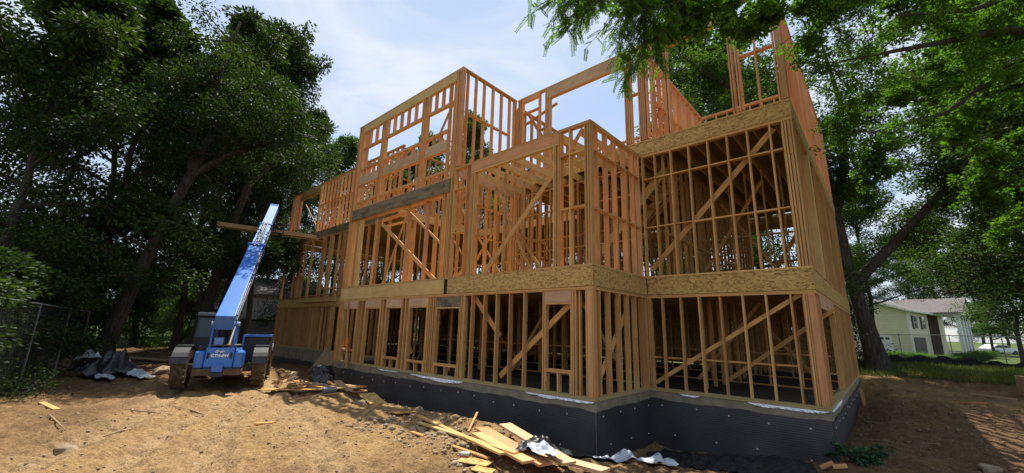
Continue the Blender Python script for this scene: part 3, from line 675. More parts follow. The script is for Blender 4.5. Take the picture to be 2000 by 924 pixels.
irail((-3.5, 5.0, 3.1), (.6, 5.0, 6.4), .1, .038); irail((1.6, 9.5, 3.1), (3.2, 9.5, 5.6), .14, .038); irail((2.2, 12.5, 3.1), (3.5, 12.5, 6), .14, .038)
# floor 3 interior behind the A3 windows
istud_x(sp_(-26, -5, .41), 8.0, 7.2, 9.9, d=.14); irail((-26, 8.07, 9.95), (-5, 8.07, 9.95), .14, .08, (0, 1, 0)); irail((-26, 8.07, 8.6), (-5, 8.07, 8.6), .12, .038, (0, 1, 0))
istud_y(sp_(2.5, 8, .41), -12.4, 7.2, 10.4, d=.14); irail((-12.45, 2.5, 10.45), (-12.45, 8, 10.45), .14, .08); irail((-12.45, 2.5, 8.8), (-12.45, 8, 8.8), .14, .04)
istud_y(sp_(3.1, 8, .45), -5.15, 7.2, 10.3, d=.14); irail((-5.2, 3.1, 10.35), (-5.2, 8, 10.35), .14, .08)
istud_y(sp_(3.5, 8, .45), -8.9, 7.2, 9.4, d=.14)
irail((-11.5, 5, 7.3), (-9.5, 5.5, 9.6), .1, .04); irail((-9.5, 6, 7.3), (-7.5, 6.5, 9.3), .1, .04); irail((-4.9, 3.4, 10.1), (-3.7, 4.4, 7.4), .12, .04); irail((-5, 3.3, 9.6), (-3.4, 3.3, 10.0), .12, .04)
istud_y(sp_(3.2, 8, .45), -3.4, 7.2, 8.55, d=.14); irail((-3.47, 3.1, 8.57), (-3.47, 8.2, 8.57), .14, .08)
istud_x(sp_(-11.8, -5.4, .49), 5.4, Z2, 6.9); irail((-11.8, 5.45, 4.5), (-5.4, 5.45, 4.5), .09, .038, (0, 1, 0)); irail((-11.8, 5.45, 6.9), (-5.4, 5.45, 6.9), .09, .038, (0, 1, 0))
istud_y(sp_(.6, 2.8, .45), -3.4, Z2, 6.3); irail((-3.45, .5, 4.4), (-3.45, 2.8, 4.4), .038, .09)
istud_x(sp_(-4.9, -.6, .41), 4.0, Z2, 6.4); irail((-4.9, 4.05, 4.9), (-.6, 4.05, 4.9), .09, .038, (0, 1, 0)); irail((-4.9, 4.05, 3.8), (-.6, 4.05, 3.8), .09, .038, (0, 1, 0))
for a_, b_ in (((-4.6, 1.6, 5.7), (-2.6, 1.6, 3.1)), ((-4.3, 1.0, 6.2), (-2.8, 1.2, 3.1)), ((-4.8, 2.5, 4.0), (-3.4, 2.5, 3.1)), ((-11.6, 4.8, 6.6), (-8.6, 5.0, 3.1)), ((-9.0, 3.6, 6.8), (-6.2, 3.9, 3.1)), ((-7.4, 2.4, 3.1), (-5.6, 2.4, 5.2)),
               ((-11, 3.2, .1), (-9.2, 3.2, 2.3)), ((-8, 4, 2.3), (-5.5, 4, .2)), ((-4.4, 2.2, .2), (-2.8, 2.2, 2.4)), ((-1.4, 1.6, 2.4), (-.3, 1.6, .8)), ((.6, 4.9, .2), (2.4, 4.9, 2.4)), ((1.5, 7.4, 2.4), (3.2, 7.4, .3)), ((.4, 6.0, 3.1), (2.6, 6.0, 6.3)), ((2.9, 6.6, 3.1), (1.2, 6.6, 5.9)), ((-2.2, 5.0, 3.1), (.2, 5.4, 6.5))):
    irail(a_, b_, .09, .038, (0, 0, 1))
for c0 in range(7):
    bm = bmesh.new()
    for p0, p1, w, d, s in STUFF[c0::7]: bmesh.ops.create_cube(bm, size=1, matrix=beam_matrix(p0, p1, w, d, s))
    if c0 == 0: m_int = wood('shade_darkened_lumber', [tuple(x*.82 for x in c) for c in FIR], .3)  # same fir, dimmed so the colour itself holds the indoor shade
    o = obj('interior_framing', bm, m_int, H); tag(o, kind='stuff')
for k in range(25):  # added panels closing floor one at back and west to block light
    if True:
        x = -26.3+1.22*k; bm = bmesh.new(); box(bm, x, min(x+1.21, 3.8), YB+.012+.002*(k % 3), YB+.026+.002*(k % 3), .05, 2.5); obj('light_block_panel', bm, m_osb, H)
for k in range(7):
    bx('light_block_panel', -26.43, -26.41, 2.6+1.6*k, 2.6+1.6*k+1.59, .05, 2.5, m_osb, H)
rail_y(2.4, YB, WX+.04, 2.50, 3.0, 'rim_board', m_lvl, .04); rail_y(2.4, YB, WX+.04, 6.77, 7.165, 'rim_board', m_lvl, .04)  # west and back rim boards added to stop light leaking through the bands
rail_x(WX, XR-.05, YB, 2.50, 3.0, 'rim_board', m_lvl, .04); rail_x(WX, XR-.05, YB, 6.77, 7.165, 'rim_board', m_lvl, .04)
# stairs seen through the bump
for k in range(13):
    member('stair_tread', (-2.95+.26*k, 4.0, 3.2+.27*k), (-2.95+.26*k, 4.9, 3.2+.27*k), .27, .035, m_lvl, H, (1, 0, 0))
for y in (3.98, 4.92): member('stair_stringer', (-3.1, y, 3.05), (.35, y, 6.62), .04, .26, m_lvl, H, (0, 1, 0))
# ladder standing in the wing window
lad = empty('ladder', (-23.9, 3.3, 7.2), label='red fibreglass ladder standing inside the upper left window opening', cat='ladder')
for s in (-.2, .2): member('rail', (s, 0, 0), (s*.8, .5, 2.3), .07, .03, m_red, lad)
for k in range(7): member('rung', (-.2, .08+.065*k, .3*k+.3), (.2, .08+.065*k, .3*k+.3), .04, .04, m_steel, lad, (0, 1, 0))
# ------------------------------------------------------------------ telehandler (rear towards the camera)
ang = math.atan2(.362, -.932)
TZ = gz(-11.0, -4.27)+.02
T = empty('telehandler', (-11.0, -4.27, TZ), ang, label='blue telehandler with a grey cab raising its long boom beside the building', cat='telehandler')
def wheel(x, y, r=.60, w=.36):
    bm = bmesh.new(); mm = Matrix.Translation((x, y, r)) @ Matrix.Rotation(math.pi/2, 4, 'X')
    prof = [(r*.50, w*.30), (r*.52, w*.5), (r*.86, w*.5), (r*.97, w*.42), (r, w*.2)]; prof += [(a, -b_) for a, b_ in prof[::-1]]
    n = 40; rings = []
    for k in range(n):
        a = 2*math.pi*k/n; rings.append([bm.verts.new(mm @ V((math.cos(a)*pr, math.sin(a)*pr, pz))) for pr, pz in prof])
    for k in range(n):
        r0, r1 = rings[k], rings[(k+1) % n]
        for j in range(len(prof)-1): bm.faces.new((r0[j], r0[j+1], r1[j+1], r1[j]))
    for k in range(20):                                    # chevron lugs
        a = 2*math.pi*k/20
        for sgn in (-1, 1):
            a2 = a+(.157 if sgn > 0 else 0)
            p0 = mm @ V((math.cos(a2)*(r+.005), math.sin(a2)*(r+.005), 0)); p1 = mm @ V((math.cos(a2+.24)*(r*.985), math.sin(a2+.24)*(r*.985), sgn*w*.48))
            nrm = (p0+p1)/2-V((x, y, r)); nrm.y = 0
            bar(bm, p0, p1, .055, .07, nrm.normalized())
    wo_ = obj('wheel', bm, m_tyre, T)
    bm = bmesh.new()
    for sgn in (-1, 1): bmesh.ops.create_cone(bm, cap_ends=True, segments=24, radius1=r*.5, radius2=r*.42, depth=.05, matrix=Matrix.Translation((x, y+sgn*w*.33, r)) @ Matrix.Rotation(-sgn*math.pi/2, 4, 'X'))
    bmesh.ops.create_cone(bm, cap_ends=True, segments=16, radius1=.13, radius2=.13, depth=w*.95, matrix=mm)
    obj('rim', bm, m_mud, wo_)
    return wo_
# local axes: +x is the machine's front, +y its left
for x, y in ((0, 1.03), (0, -1.03), (3.3, 1.03), (3.3, -1.03)): wheel(x, y)
for y in (1.03, -1.03):                                    # curved mudguards over the wheels
    for x in (0, 3.3):
        bm = bmesh.new(); pr = []
        for k in range(11): a = math.radians(15+15*k*1.0); pr.append((x+.74*math.cos(a), .60+.70*math.sin(a)))
        pr2 = [(x+.71*math.cos(math.radians(15+15*k)), .60+.67*math.sin(math.radians(15+15*k))) for k in range(11)][::-1]
        prism(bm, pr+pr2, y-.20, y+.20); obj('mudguard', bm, m_guard, T)
        bm = bmesh.new()
        for a in (110, 150): 
            r_ = .715; bar(bm, (x+r_*math.cos(math.radians(a)), y-.205, .6+r_*math.sin(math.radians(a))), (x+r_*math.cos(math.radians(a)), y+.205, .6+r_*math.sin(math.radians(a))), .05, .05)
        obj('mudguard_rib', bm, m_black, T)
bm = bmesh.new(); prism(bm, [(-.75, .62), (4.2, .62), (4.2, 1.0), (-.75, 1.05)], -.42, .42); bevel(bm, .02); obj('chassis', bm, m_blue, T)
for x in (0, 3.3): bm = bmesh.new(); bar(bm, (x, -.9, .60), (x, .9, .60), .2, .24, (1, 0, 0)); obj('axle', bm, m_rust, T)
# counterweight: central plate and two side blocks
bm = bmesh.new(); prism(bm, [(-.98, .72), (-.80, .50), (-.55, .50), (-.5, 1.26), (-.92, 1.26)], -.36, .36); bevel(bm, .02); cw = obj('counterweight', bm, m_blue, T)
for s in (-1, 1):
    bm = bmesh.new(); box(bm, -.99, -.45, min(s*.365, s*.62), max(s*.365, s*.62), .66, 1.16); bevel(bm, .07, 3); obj('counterweight_block', bm, m_blue, T)
    bm = bmesh.new(); box(bm, -1.01, -.5, min(s*.14, s*.61), max(s*.14, s*.61), .46, .65); bevel(bm, .03); obj('bumper', bm, m_rust, T)
bx('tow_bracket', -1.06, -.9, -.14, .14, .56, .80, m_blue, T, .02); bx('tow_hitch', -1.03, -.92, -.16, .16, .42, .55, m_black, T, .01)
for s in (-1, 1): bx('slot', -.985, -.93, s*.29-.03, s*.29+.03, .94, 1.12, m_black, T, .02)
def text(body, size, loc, rot, m, parent, name='lettering', bold=0.):
    cu = bpy.data.curves.new(name, 'FONT'); cu.body = body; cu.size = size; cu.extrude = .004; cu.align_x = 'CENTER'; cu.align_y = 'CENTER'; cu.offset = bold; cu.shear = .15
    o = bpy.data.objects.new(name, cu); C.objects.link(o); bpy.context.view_layer.update()
    me = bpy.data.meshes.new_from_object(o.evaluated_get(bpy.context.evaluated_depsgraph_get())); bpy.data.objects.remove(o)
    me.materials.append(m); o2 = bpy.data.objects.new(name, me); C.objects.link(o2); o2.parent = parent; o2.location = loc; o2.rotation_euler = rot; return o2
rt = (math.radians(90), 0, math.radians(-90))
text('Genie', .105, (-.955, 0, 1.15), rt, m_white, cw, bold=.004); text('GTH-844', .115, (-.972, 0, 1.03), rt, m_white, cw, bold=.006)
# boom tower plates at the rear
for s in (-1, 1):
    bm = bmesh.new(); prism(bm, [(-.90, 1.2), (-.2, 1.2), (-.35, 1.45), (-.60, 1.98), (-.72, 2.06), (-.84, 1.98), (-.82, 1.7)], s*.30-.025, s*.30+.025); bevel(bm, .01, 1); obj('boom_tower_plate', bm, m_blue, T)
    bm = bmesh.new(); bmesh.ops.create_cone(bm, cap_ends=True, segments=16, radius1=.07, radius2=.07, depth=.12, matrix=Matrix.Translation((-.72, s*.31, 1.96)) @ Matrix.Rotation(math.pi/2, 4, 'X')); obj('pivot_pin', bm, m_steel, T)
bm = bmesh.new(); tube(bm, [(-.4, .12, 1.25), (.9, .12, 2.35)], .07, 12); tube(bm, [(-.4, -.12, 1.25), (.9, -.12, 2.35)], .07, 12); tube(bm, [(.9, 0, 2.35), (1.6, 0, 2.9)], .045, 10); obj('lift_cylinder', bm, m_black, T)
bm = bmesh.new(); 
for k in range(5): tube(bm, [(-.6, -.1+.05*k, 1.3), (-.35+.03*k, -.1+.05*k, 1.75), (-.2, -.08+.05*k, 2.1)], .018, 6)
obj('hydraulic_hoses', bm, m_black, T)
bx('valve_block', -.85, -.55, -.02, .22, 1.33, 1.55, m_bluelt, T, .02); bx('dusty_deck', -.9, -.45, -.48, .36, 1.325, 1.345, m_mud, T)
# boom, along local +x tilted up: origin at pivot
import_el = math.atan2(6.34, 10.6)
Bm = Matrix.Translation((-.95, 0, 1.80)) @ Matrix.Rotation(-import_el, 4, 'Y')
def bbox(name, x0, x1, y0, y1, z0, z1, m, bv=.015, parent=None):
    bm = bmesh.new(); box(bm, x0, x1, y0, y1, z0, z1); bevel(bm, bv); bm.transform(Bm); return obj(name, bm, m, parent or T)
boom = bbox('boom', 0, 6.0, -.25, .25, -.02, .46, m_blue, .02)
bbox('boom_collar', 5.9, 6.06, -.31, .31, -.06, .52, m_blue)
bbox('boom_middle_section', 6.0, 8.9, -.22, .22, .02, .40, m_bluelt)
bbox('boom_collar', 8.85, 8.97, -.27, .27, -.02, .44, m_blue)
bbox('boom_inner_section', 8.9, 12.4, -.20, .20, .04, .36, m_bluelt)
bbox('boom_head_cover', 12.3, 12.55, -.20, .20, -.1, .38, m_blue)
bm = bmesh.new()
for s in (-.07, .07): tube(bm, [(5.8, s, .48), (9.0, s, .44)], .045, 8)
bm.transform(Bm); obj('extension_pipe', bm, m_black, T)
bm = bmesh.new(); tube(bm, [(.3, -.26, .32), (3, -.27, .28), (6.3, -.27, .30)], .03, 6); tube(bm, [(.3, -.27, .15), (3, -.28, .12), (9.3, -.23, .15)], .025, 6); bm.transform(Bm); obj('boom_hose', bm, m_black, T)
bbox('reflector', .3, .55, -.25, -.23, .1, .22, m_white, .005); bbox('gusset', 3.55, 3.60, -.228, .228, .41, .432, m_blue, .005)
# carriage and forks
hd = Bm @ V((12.3, 0, .1))
bm = bmesh.new(); bar(bm, hd, hd+V((.35, 0, -1.1)), .3, .25, (0, 1, 0)); obj('fork_head', bm, m_black, T)
fz = hd.z-1.2
bm = bmesh.new()
for s in (-.6, -.2, .2, .6): bar(bm, (hd.x+.4, s, fz), (hd.x+.4, s, fz+.95), .06, .05)
for z in (.0, .45, .95): bar(bm, (hd.x+.4, -.62, fz+z), (hd.x+.4, .62, fz+z), .07, .06)
obj('fork_carriage', bm, m_black, T)
for s in (-.45, .45): bm = bmesh.new(); bar(bm, (hd.x+.42, s, fz), (hd.x+1.6, s, fz), .12, .05, (0, 1, 0)); obj('fork', bm, m_black, T)
# cab on the left, engine pod on the right
cb = bmesh.new(); prism(cb, [(.75, .9), (2.35, .9), (2.5, 1.5), (2.1, 2.18), (.95, 2.18), (.75, 1.5)], .34, 1.02); bevel(cb, .03)
cab = obj('cab', cb, m_black, T)
bm = bmesh.new(); box(bm, .85, 2.2, .32, 1.04, 2.19, 2.32); bevel(bm, .05, 3); obj('cab_roof', bm, m_grey, cab)
bm = bmesh.new(); prism(bm, [(.735, 1.52), (.76, 1.52), (.945, 2.12), (.92, 2.12)], .42, .95); obj('rear_window', bm, m_glass, cab)
bm = bmesh.new(); prism(bm, [(.98, 1.45), (2.3, 1.45), (2.05, 2.12), (1.1, 2.12)], .325, .339); obj('side_window', bm, m_glass, cab)
bm = bmesh.new(); prism(bm, [(-.1, .0), (0, 0), (0, .01)], 0, .01); bm.free()
bx('mirror', .70, .74, 1.06, 1.16, 1.85, 2.05, m_black, cab, .01)
eb = bmesh.new(); prism(eb, [(.25, .75), (2.6, .75), (2.6, 1.42), (2.4, 1.50), (.28, 1.56)], -1.2, -.44); bevel(eb, .03); eng = obj('engine_housing', eb, m_black, T)
bm = bmesh.new()
for x in (.22, 1.4): bar(bm, (x, -1.22, 1.59), (x, -.42, 1.59), .06, .05, (0, 0, 1))
for y in (-1.2, -.44): bar(bm, (.2, y, 1.588), (1.42, y, 1.588), .06, .05, (0, 0, 1))
bar(bm, (.22, -.44, 1.56), (.22, -.44, 1.25), .05, .05)
obj('engine_cover', bm, m_blue, eng)
bx('engine_panel', .26, 1.38, -1.18, -.46, 1.572, 1.582, m_grey, eng)
bm = bmesh.new(); box(bm, -.55, .02, .28, .62, 1.20, 1.28); obj('step', bm, m_black, T)
bx('fuel_tank', .55, 2.5, .45, 1.15, .62, .98, m_black, T, .04)
bx('belly_pan', .3, 3.0, -.5, .5, .42, .61, m_rust, T, .02)
# ------------------------------------------------------------------ lumber bundle carried on the forks
hw = T_mat = Matrix.Translation((-11.0, -4.27, TZ)) @ Matrix.Rotation(ang, 4, 'Z') @ V((hd.x+.95, 0, fz+.03))
Lb = empty('lumber_bundle', hw, label='bundle of long boards balanced across the raised forks of the telehandler', cat='lumber')
u = V((.22, .975, 0)).normalized(); a3 = u.cross(V((0, 0, 1))).normalized()
for r_ in range(5):
    for c_ in range(6):
        o_ = a3*(c_*.095-.24)+V((0, 0, .02+r_*.045)); sh = random.uniform(-.12, .12)
        member('board', o_+u*(-2.5+sh), o_+u*(2.35+sh), .09, .04, m_lvl if random.random() < .5 else m_hdr, Lb, a3)
member('board', a3*.1+u*1.0+V((0, 0, -.05)), a3*.1+u*3.3+V((0, 0, -.09)), .09, .04, m_fir, Lb, a3)
# ------------------------------------------------------------------ loose boards, sheets, sacks
def at(x, y, dz=0.): return V((x, y, gz(x, y)+dz))
def board(label, p0, p1, w=.09, th=.02, m=m_fir, name='board', group=None, cat='board', side=None, dz=(.02, .02)):
    a, b_ = at(*p0, dz[0]), at(*p1, dz[1]); c_ = (a+b_)/2
    o = bpy.data.objects.new(name, cube(m)); C.objects.link(o); d_ = (b_-a).normalized(); s = side or V((0, 0, 1)).cross(d_)
    o.matrix_world = beam_matrix(a, b_, w, th, s); return tag(o, label, cat, group)
board('short clean board lying alone on the bare sand', (-4.18, -5.30), (-3.80, -5.13), .12, .035, m_fir)
SB = 'long boards lying on the trench edge'
board('long thin board at the left of the heap, pointing down to the picture bottom', (-2.9, -2.55), (.55, -3.55), .09, .03, m_fir, 'board', SB, dz=(.05, .22))
board('long thin board lying in the middle of the slanting boards', (-2.3, -2.95), (.70, -3.42), .09, .03, m_lvl, 'board', SB, dz=(.05, .24))
board('long thin board crossing low beneath the others from the left', (-1.60, -3.62), (.25, -3.52), .07, .02, m_fir, 'board', SB, dz=(.05, .1))
board('short stick rising out of the trench behind the slanting boards', (-1.35, -2.25), (-1.05, -2.75), .04, .03, m_fir, 'board', SB, dz=(.16, .02))
PB = 'wide planks heaped beside the black cloth'
for i, (p0, p1, w, dz, lb) in enumerate((
        ((-.72, -2.75), (1.15, -3.30), .24, (.10, .16), 'reddish wide plank under the plastic wrap, lowest of the heap'),
        ((-.42, -2.45), (1.35, -3.00), .24, (.14, .14), 'wide plank beside the black cloth, rearmost of the heap'),
        ((-.55, -3.02), (1.00, -3.50), .20, (.14, .22), 'wide plank nearest the slanting boards'),
        ((.35, -2.55), (1.75, -2.70), .22, (.10, .14), 'wide plank running under the plastic to the picture bottom'))):
    board(lb, p0, p1, w, .035, m_hdr if i % 2 else m_pink, 'plank', PB, 'plank', dz=dz)
board('square cut piece of strand board in front of the slanting boards', (-.10, -3.78), (.38, -3.62), .26, .012, m_osb, 'sheet_scrap', None, 'board', dz=(.03, .06))
board('smaller cut piece of strand board at the bottom edge of the picture', (.34, -3.92), (.62, -3.80), .2, .012, m_osb, 'sheet_scrap', None, 'board', dz=(.03, .04))
# curved sheet of strand board
def curved(name, p0, p1, w, sag, m, label, cat):
    a, b_ = at(*p0, .16), at(*p1, .07); d_ = (b_-a); s = V((0, 0, 1)).cross(d_).normalized()*w/2; bm = bmesh.new(); R_ = []
    for i in range(15):
        t_ = i/14; c_ = a+d_*t_+V((0, 0, -sag*math.sin(math.pi*t_)+.10*(1-t_)**2)); R_.append([bm.verts.new(c_+s), bm.verts.new(c_-s), bm.verts.new(c_-s-V((0, 0, .018))), bm.verts.new(c_+s-V((0, 0, .018)))])
    for r0, r1 in zip(R_, R_[1:]):
        for k in range(4): bm.faces.new((r0[k], r0[(k+1) % 4], r1[(k+1) % 4], r1[k]))
    bm.faces.new(R_[0][::-1]); bm.faces.new(R_[-1])
    return tag(obj(name, bm, m), label, cat)
curved('strand_board_strip', (-6.1, -1.95), (-3.15, -2.62), .42, .10, m_osb, 'curved strip of strand board bridging the gravel beside the black foundation', 'board')
# scrap heap at the left end of the foundation
HG = 'scrap lumber heaped beside the left foundation corner'
hp = [((-9.9, -3.3), (-6.9, -2.35), .5, .02, m_osb, 'broad muddy sheet at the front of the scrap heap', (.10, .12)),
      ((-8.9, -2.9), (-8.3, -2.7), .45, .012, m_osb, 'pale square offcut lying on top of the scrap heap', (.22, .25)),
      ((-11.6, -1.9), (-7.9, -1.0), .14, .04, m_fir, 'long board slanting up behind the black sacks', (.20, .62)),
      ((-11.2, -1.4), (-8.2, -.8), .10, .04, m_dirtywood, 'thin board on the rear of the scrap heap', (.12, .45)),
      ((-8.8, -2.6), (-6.6, -1.7), .14, .04, m_fir, 'pale board on the right of the scrap heap', (.20, .30)),
      ((-8.9, -2.4), (-6.9, -1.35), .12, .04, m_dirtywood, 'brown board across the middle of the scrap heap', (.26, .22)),
      ((-8.3, -2.5), (-6.5, -2.0), .16, .04, m_dirtywood, 'brown plank at the foot of the foundation corner', (.14, .18)),
      ((-9.6, -2.2), (-7.6, -1.5), .12, .04, m_dirtywood, 'dark muddy board sunk in the scrap heap', (.14, .30)),
      ((-7.9, -3.35), (-7.0, -3.15), .08, .03, m_fir, 'short board in front of the scrap heap', (.03, .03)),
      ((-6.9, -2.75), (-6.4, -2.55), .09, .03, m_fir, 'short stub of board beside the grey pipe', (.04, .16))]
for p0, p1, w, th, m, lb, dz in hp: board(lb, p0, p1, w, th, m, 'scrap_board', HG, 'board', dz=dz)
for k in range(16):
    a = random.uniform(-.9, .9); cx0 = random.uniform(-11.5, -7.2); cy0 = -3.1+(cx0+11.5)*.12+random.uniform(-.2, 1.5); L_ = random.uniform(.35, 1.3)
    board('small muddy offcut half buried in the scrap heap', (cx0, cy0), (cx0+L_*math.cos(a), cy0+L_*math.sin(a)), random.uniform(.08, .22), .035, m_dirtywood if k % 3 else m_fir, 'offcut', 'muddy offcuts in the scrap heap', dz=(random.uniform(.03, .35), random.uniform(.03, .35)))
bm = bmesh.new(); bmesh.ops.create_cube(bm, size=1); sh = obj('leaning_sheet', bm, m_dirtywood); sh.matrix_world = beam_matrix((-15.2, .45, -1.0), (-15.0, 1.2, .25), 1.5, .02, (1, .1, 0)); tag(sh, 'dull sheet of plywood leaning by the wing foundation behind the telehandler', 'plywood sheet')
bm = bmesh.new(); c_ = at(-7.0, -2.62, .09); tube(bm, [c_+V((-.02, -.16, 0)), c_+V((.06, .17, 0))], .085, 16, False); tube(bm, [c_+V((.06, .17, 0)), c_+V((-.02, -.16, 0))], .07, 16, False)
tag(obj('pipe', bm, m_grey, None, True), 'short grey pipe offcut lying by the gravel', 'pipe')
def sack(name, loc, size, m, label, cat, seed, sq=.6):
    bm = bmesh.new(); bmesh.ops.create_icosphere(bm, subdivisions=5, radius=1)
    for v in bm.verts:
        p = v.co.copy(); a = np.array([p.x*1.0+3]); b_ = np.array([p.y*1.0+p.z*.7+5])
        f = 1+.35*(float(vnoise(a, b_, 2.0, seed)[0])-.5)+.30*(abs(float(vnoise(a, b_, 5.0, seed+1)[0])-.5))+.14*(abs(float(vnoise(a, b_, 13.0, seed+2)[0])-.5))
        v.co = V((p.x*size[0]*f, p.y*size[1]*f, (max(p.z, -sq))*size[2]*f))
    bm.transform(Matrix.Translation(loc+V((0, 0, size[2]*sq*.75)))); return tag(obj(name, bm, m, None, True), label, cat)
sack('trash_bag', V((-11.8, -.75, -.70)), (.5, .42, .42), m_bag, 'black plastic sack beside the leaning plywood sheet', 'trash bag', 2)
sack('trash_bag', V((-9.3, -1.8, -.55)), (.36, .3, .3), m_bag, 'black plastic sack in the middle of the scrap heap', 'trash bag', 5)
# crumpled sheeting
def sheet(name, cx, cy, lx, ly, hgt, m, label, cat, seed, rz=0., kind=None, dz=.03, group=None, res=.035):
    bm = bmesh.new(); nu, nv = int(lx/res)+1, int(ly/res)+1; U, Vv = np.meshgrid(np.linspace(-.5, .5, nu), np.linspace(-.5, .5, nv))
    px = U*lx*(1+.3*(vnoise(U*3, Vv*3, 1.5, seed+5)-.5)); py = Vv*ly*(1+.3*(vnoise(U*3, Vv*3, 1.5, seed+6)-.5)); c_, s_ = math.cos(rz), math.sin(rz)
    wx, wy = cx+px*c_-py*s_, cy+px*s_+py*c_
    wpx = px+.12*vnoise(px, py, 2.5, seed+8); wpy = py+.12*vnoise(px, py, 2.5, seed+9)
    fold = np.abs(vnoise(wpx*1.6, wpy*.5, 3.2, seed)-.5)*1.1+.5*np.abs(vnoise(wpx*1.5, wpy*.7, 6, seed+1)-.5)+.18*np.abs(vnoise(wpx, wpy, 13, seed+3)-.5)
    edge = np.clip(1.25-2.2*np.maximum(np.abs(U), np.abs(Vv)), .1, 1)
    wz = ground_h(wx, wy)+dz+hgt*fold*edge
    me = bpy.data.meshes.new(name); ii = np.arange(nu*nv).reshape(nv, nu); mesh_np(me, np.stack([wx, wy, wz], -1).reshape(-1, 3), np.stack([ii[:-1, :-1], ii[:-1, 1:], ii[1:, 1:], ii[1:, :-1]], -1).reshape(-1, 4))
    me.materials.append(m); o = bpy.data.objects.new(name, me); C.objects.link(o); return tag(o, label, cat, group, kind)
sheet('silt_cloth', -1.2, -1.15, 4.2, 1.3, .22, m_silt, 'long black cloth draped over the trench edge below the foundation', 'cloth', 11, -.12)
sheet('silt_cloth', 1.9, 1.55, 3.2, 2.2, .30, m_silt, 'black cloth crumpled in the hollow beside the inner foundation corner', 'cloth', 14, .1)
sheet('plastic_sheeting', .72, -2.95, .55, .6, .34, m_bag, 'black side of the plastic wrap thrown over the wide planks', 'plastic wrap', 21, .5, dz=.24, res=.02)
sheet('plastic_sheeting', .98, -3.12, .5, .35, .22, m_poly, 'white side of the plastic wrap folded over the wide planks', 'plastic wrap', 22, -.3, dz=.28, res=.02)
sheet('plastic_sheeting', 1.25, -1.25, .95, .6, .24, m_poly, 'pale translucent plastic crumpled in the trench at the picture bottom', 'plastic wrap', 25, .4, dz=.05, res=.02)
sheet('plastic_sheeting', 1.85, -1.0, .4, .35, .40, m_poly, 'small peaked scrap of pale plastic right of the foundation corner', 'plastic wrap', 29, .9, dz=.05, res=.02)
PG = 'black and white plastic heaped under the big left tree'
sheet('plastic_heap', -16.2, -6.45, 1.9, 1.6, 1.5, m_bag, 'black plastic heaped under the big left tree', 'plastic heap', 31, .2, dz=.1)
sheet('plastic_sheeting', -15.2, -5.7, .8, .5, .45, m_poly, 'white plastic flap at the right end of the heap under the tree', 'plastic wrap', 35, .5, dz=.1)
sheet('plastic_sheeting', -15.0, -6.6, .6, .45, .4, m_poly, 'white plastic flap low at the front of the heap under the tree', 'plastic wrap', 36, .1, dz=.12)
sheet('plastic_sheeting', -16.6, -7.0, .5, .7, .9, m_poly, 'white plastic flap high at the left of the heap under the tree', 'plastic wrap', 39, .1, dz=.6)
# carton
ct = empty('carton', at(-.12, -3.66, .05), .6, label='small crushed red and white carton on the dirt beside the slanting boards', cat='carton')
bx('body', -.07, .07, -.05, .05, 0, .08, m_poly, ct, .006); bx('band', -.073, .073, -.053, .053, .02, .045, m_red, ct, .002)
# stones
def stone(name, x, y, s, m, label, group, seed, flatf=.55):
    bm = bmesh.new(); bmesh.ops.create_icosphere(bm, subdivisions=3, radius=1)
    for v in bm.verts:
        p = v.co; f = 1+.9*(float(vnoise(np.array([p.x+9]), np.array([p.y+p.z+9]), 1.6, seed)[0])-.5)+.25*(float(vnoise(np.array([p.x+9]), np.array([p.y*1.3+p.z+9]), 4, seed)[0])-.5)
        v.co = V((p.x*s*f, p.y*s*.75*f, p.z*s*flatf*f))
    bm.transform(Matrix.Translation(at(x, y, s*flatf*.02)) @ Matrix.Rotation(seed, 4, 'Z')); return tag(obj(name, bm, m, None, True), label, 'rock', group)
RG = 'rocks lying on the bare soil'
for i, (x, y, s, lb) in enumerate((
        (-4.85, -7.72, .17, 'flat tan rock on the sand near the left picture edge'), (-4.15, -8.12, .15, 'pale rock cut by the lower left picture edge'), (-5.1, -5.55, .11, 'grey rock in the rubble right of the tyre tracks'),
        (-5.6, -2.35, .12, 'rounded rock at the lower end of the curved board'), (-3.3, -2.25, .13, 'rock on the trench lip between the curved board and the slanting boards'), (-1.85, -3.25, .13, 'grey rock among rubble below the slanting boards'),
        (-.95, -1.62, .10, 'dark rock resting on the black cloth'), (6.05, 3.9, .22, 'flat pale rock on the shaded dirt at the right'), (-16.0, -4.9, .40, 'big tan rock beside the plastic heap'), (-2.4, -6.6, .09, 'small rock on the sand at the picture bottom'))):
    stone('rock', x, y, s, m_stone, lb, RG, i+1)
def scatter(name, n, fn, smin, smax, m, seed, sub=1):
    """many small stones in one mesh"""
    r = np.random.default_rng(seed); base = bmesh.new(); bmesh.ops.create_icosphere(base, subdivisions=sub, radius=1); bv = np.array([v.co[:] for v in base.verts]); bf = np.array([[v.index for v in f.verts] for f in base.faces]); base.free()
    P = fn(r, n); n = len(P); sz = smin+(smax-smin)*r.random(n)**3
    vv = bv[None]*(1+.5*(r.random((n, len(bv), 1))-.5)); vv = vv*(sz[:, None, None]*np.stack([1+0*sz, .6+.4*r.random(n), .4+.4*r.random(n)], -1)[:, None, :])
    a = r.random(n)*6.28; c_, s_ = np.cos(a)[:, None], np.sin(a)[:, None]; x = vv[..., 0]*c_-vv[..., 1]*s_; y = vv[..., 0]*s_+vv[..., 1]*c_
    z = vv[..., 2]+(ground_h(P[:, 0], P[:, 1])+sz*.15)[:, None]; co = np.stack([x+P[:, :1], y+P[:, 1:2], z], -1).reshape(-1, 3)
    f = (bf[None]+np.arange(n)[:, None, None]*len(bv)).reshape(-1, 3); me = bpy.data.meshes.new(name); mesh_np(me, co, f, False); me.materials.append(m)
    o = bpy.data.objects.new(name, me); C.objects.link(o); return o
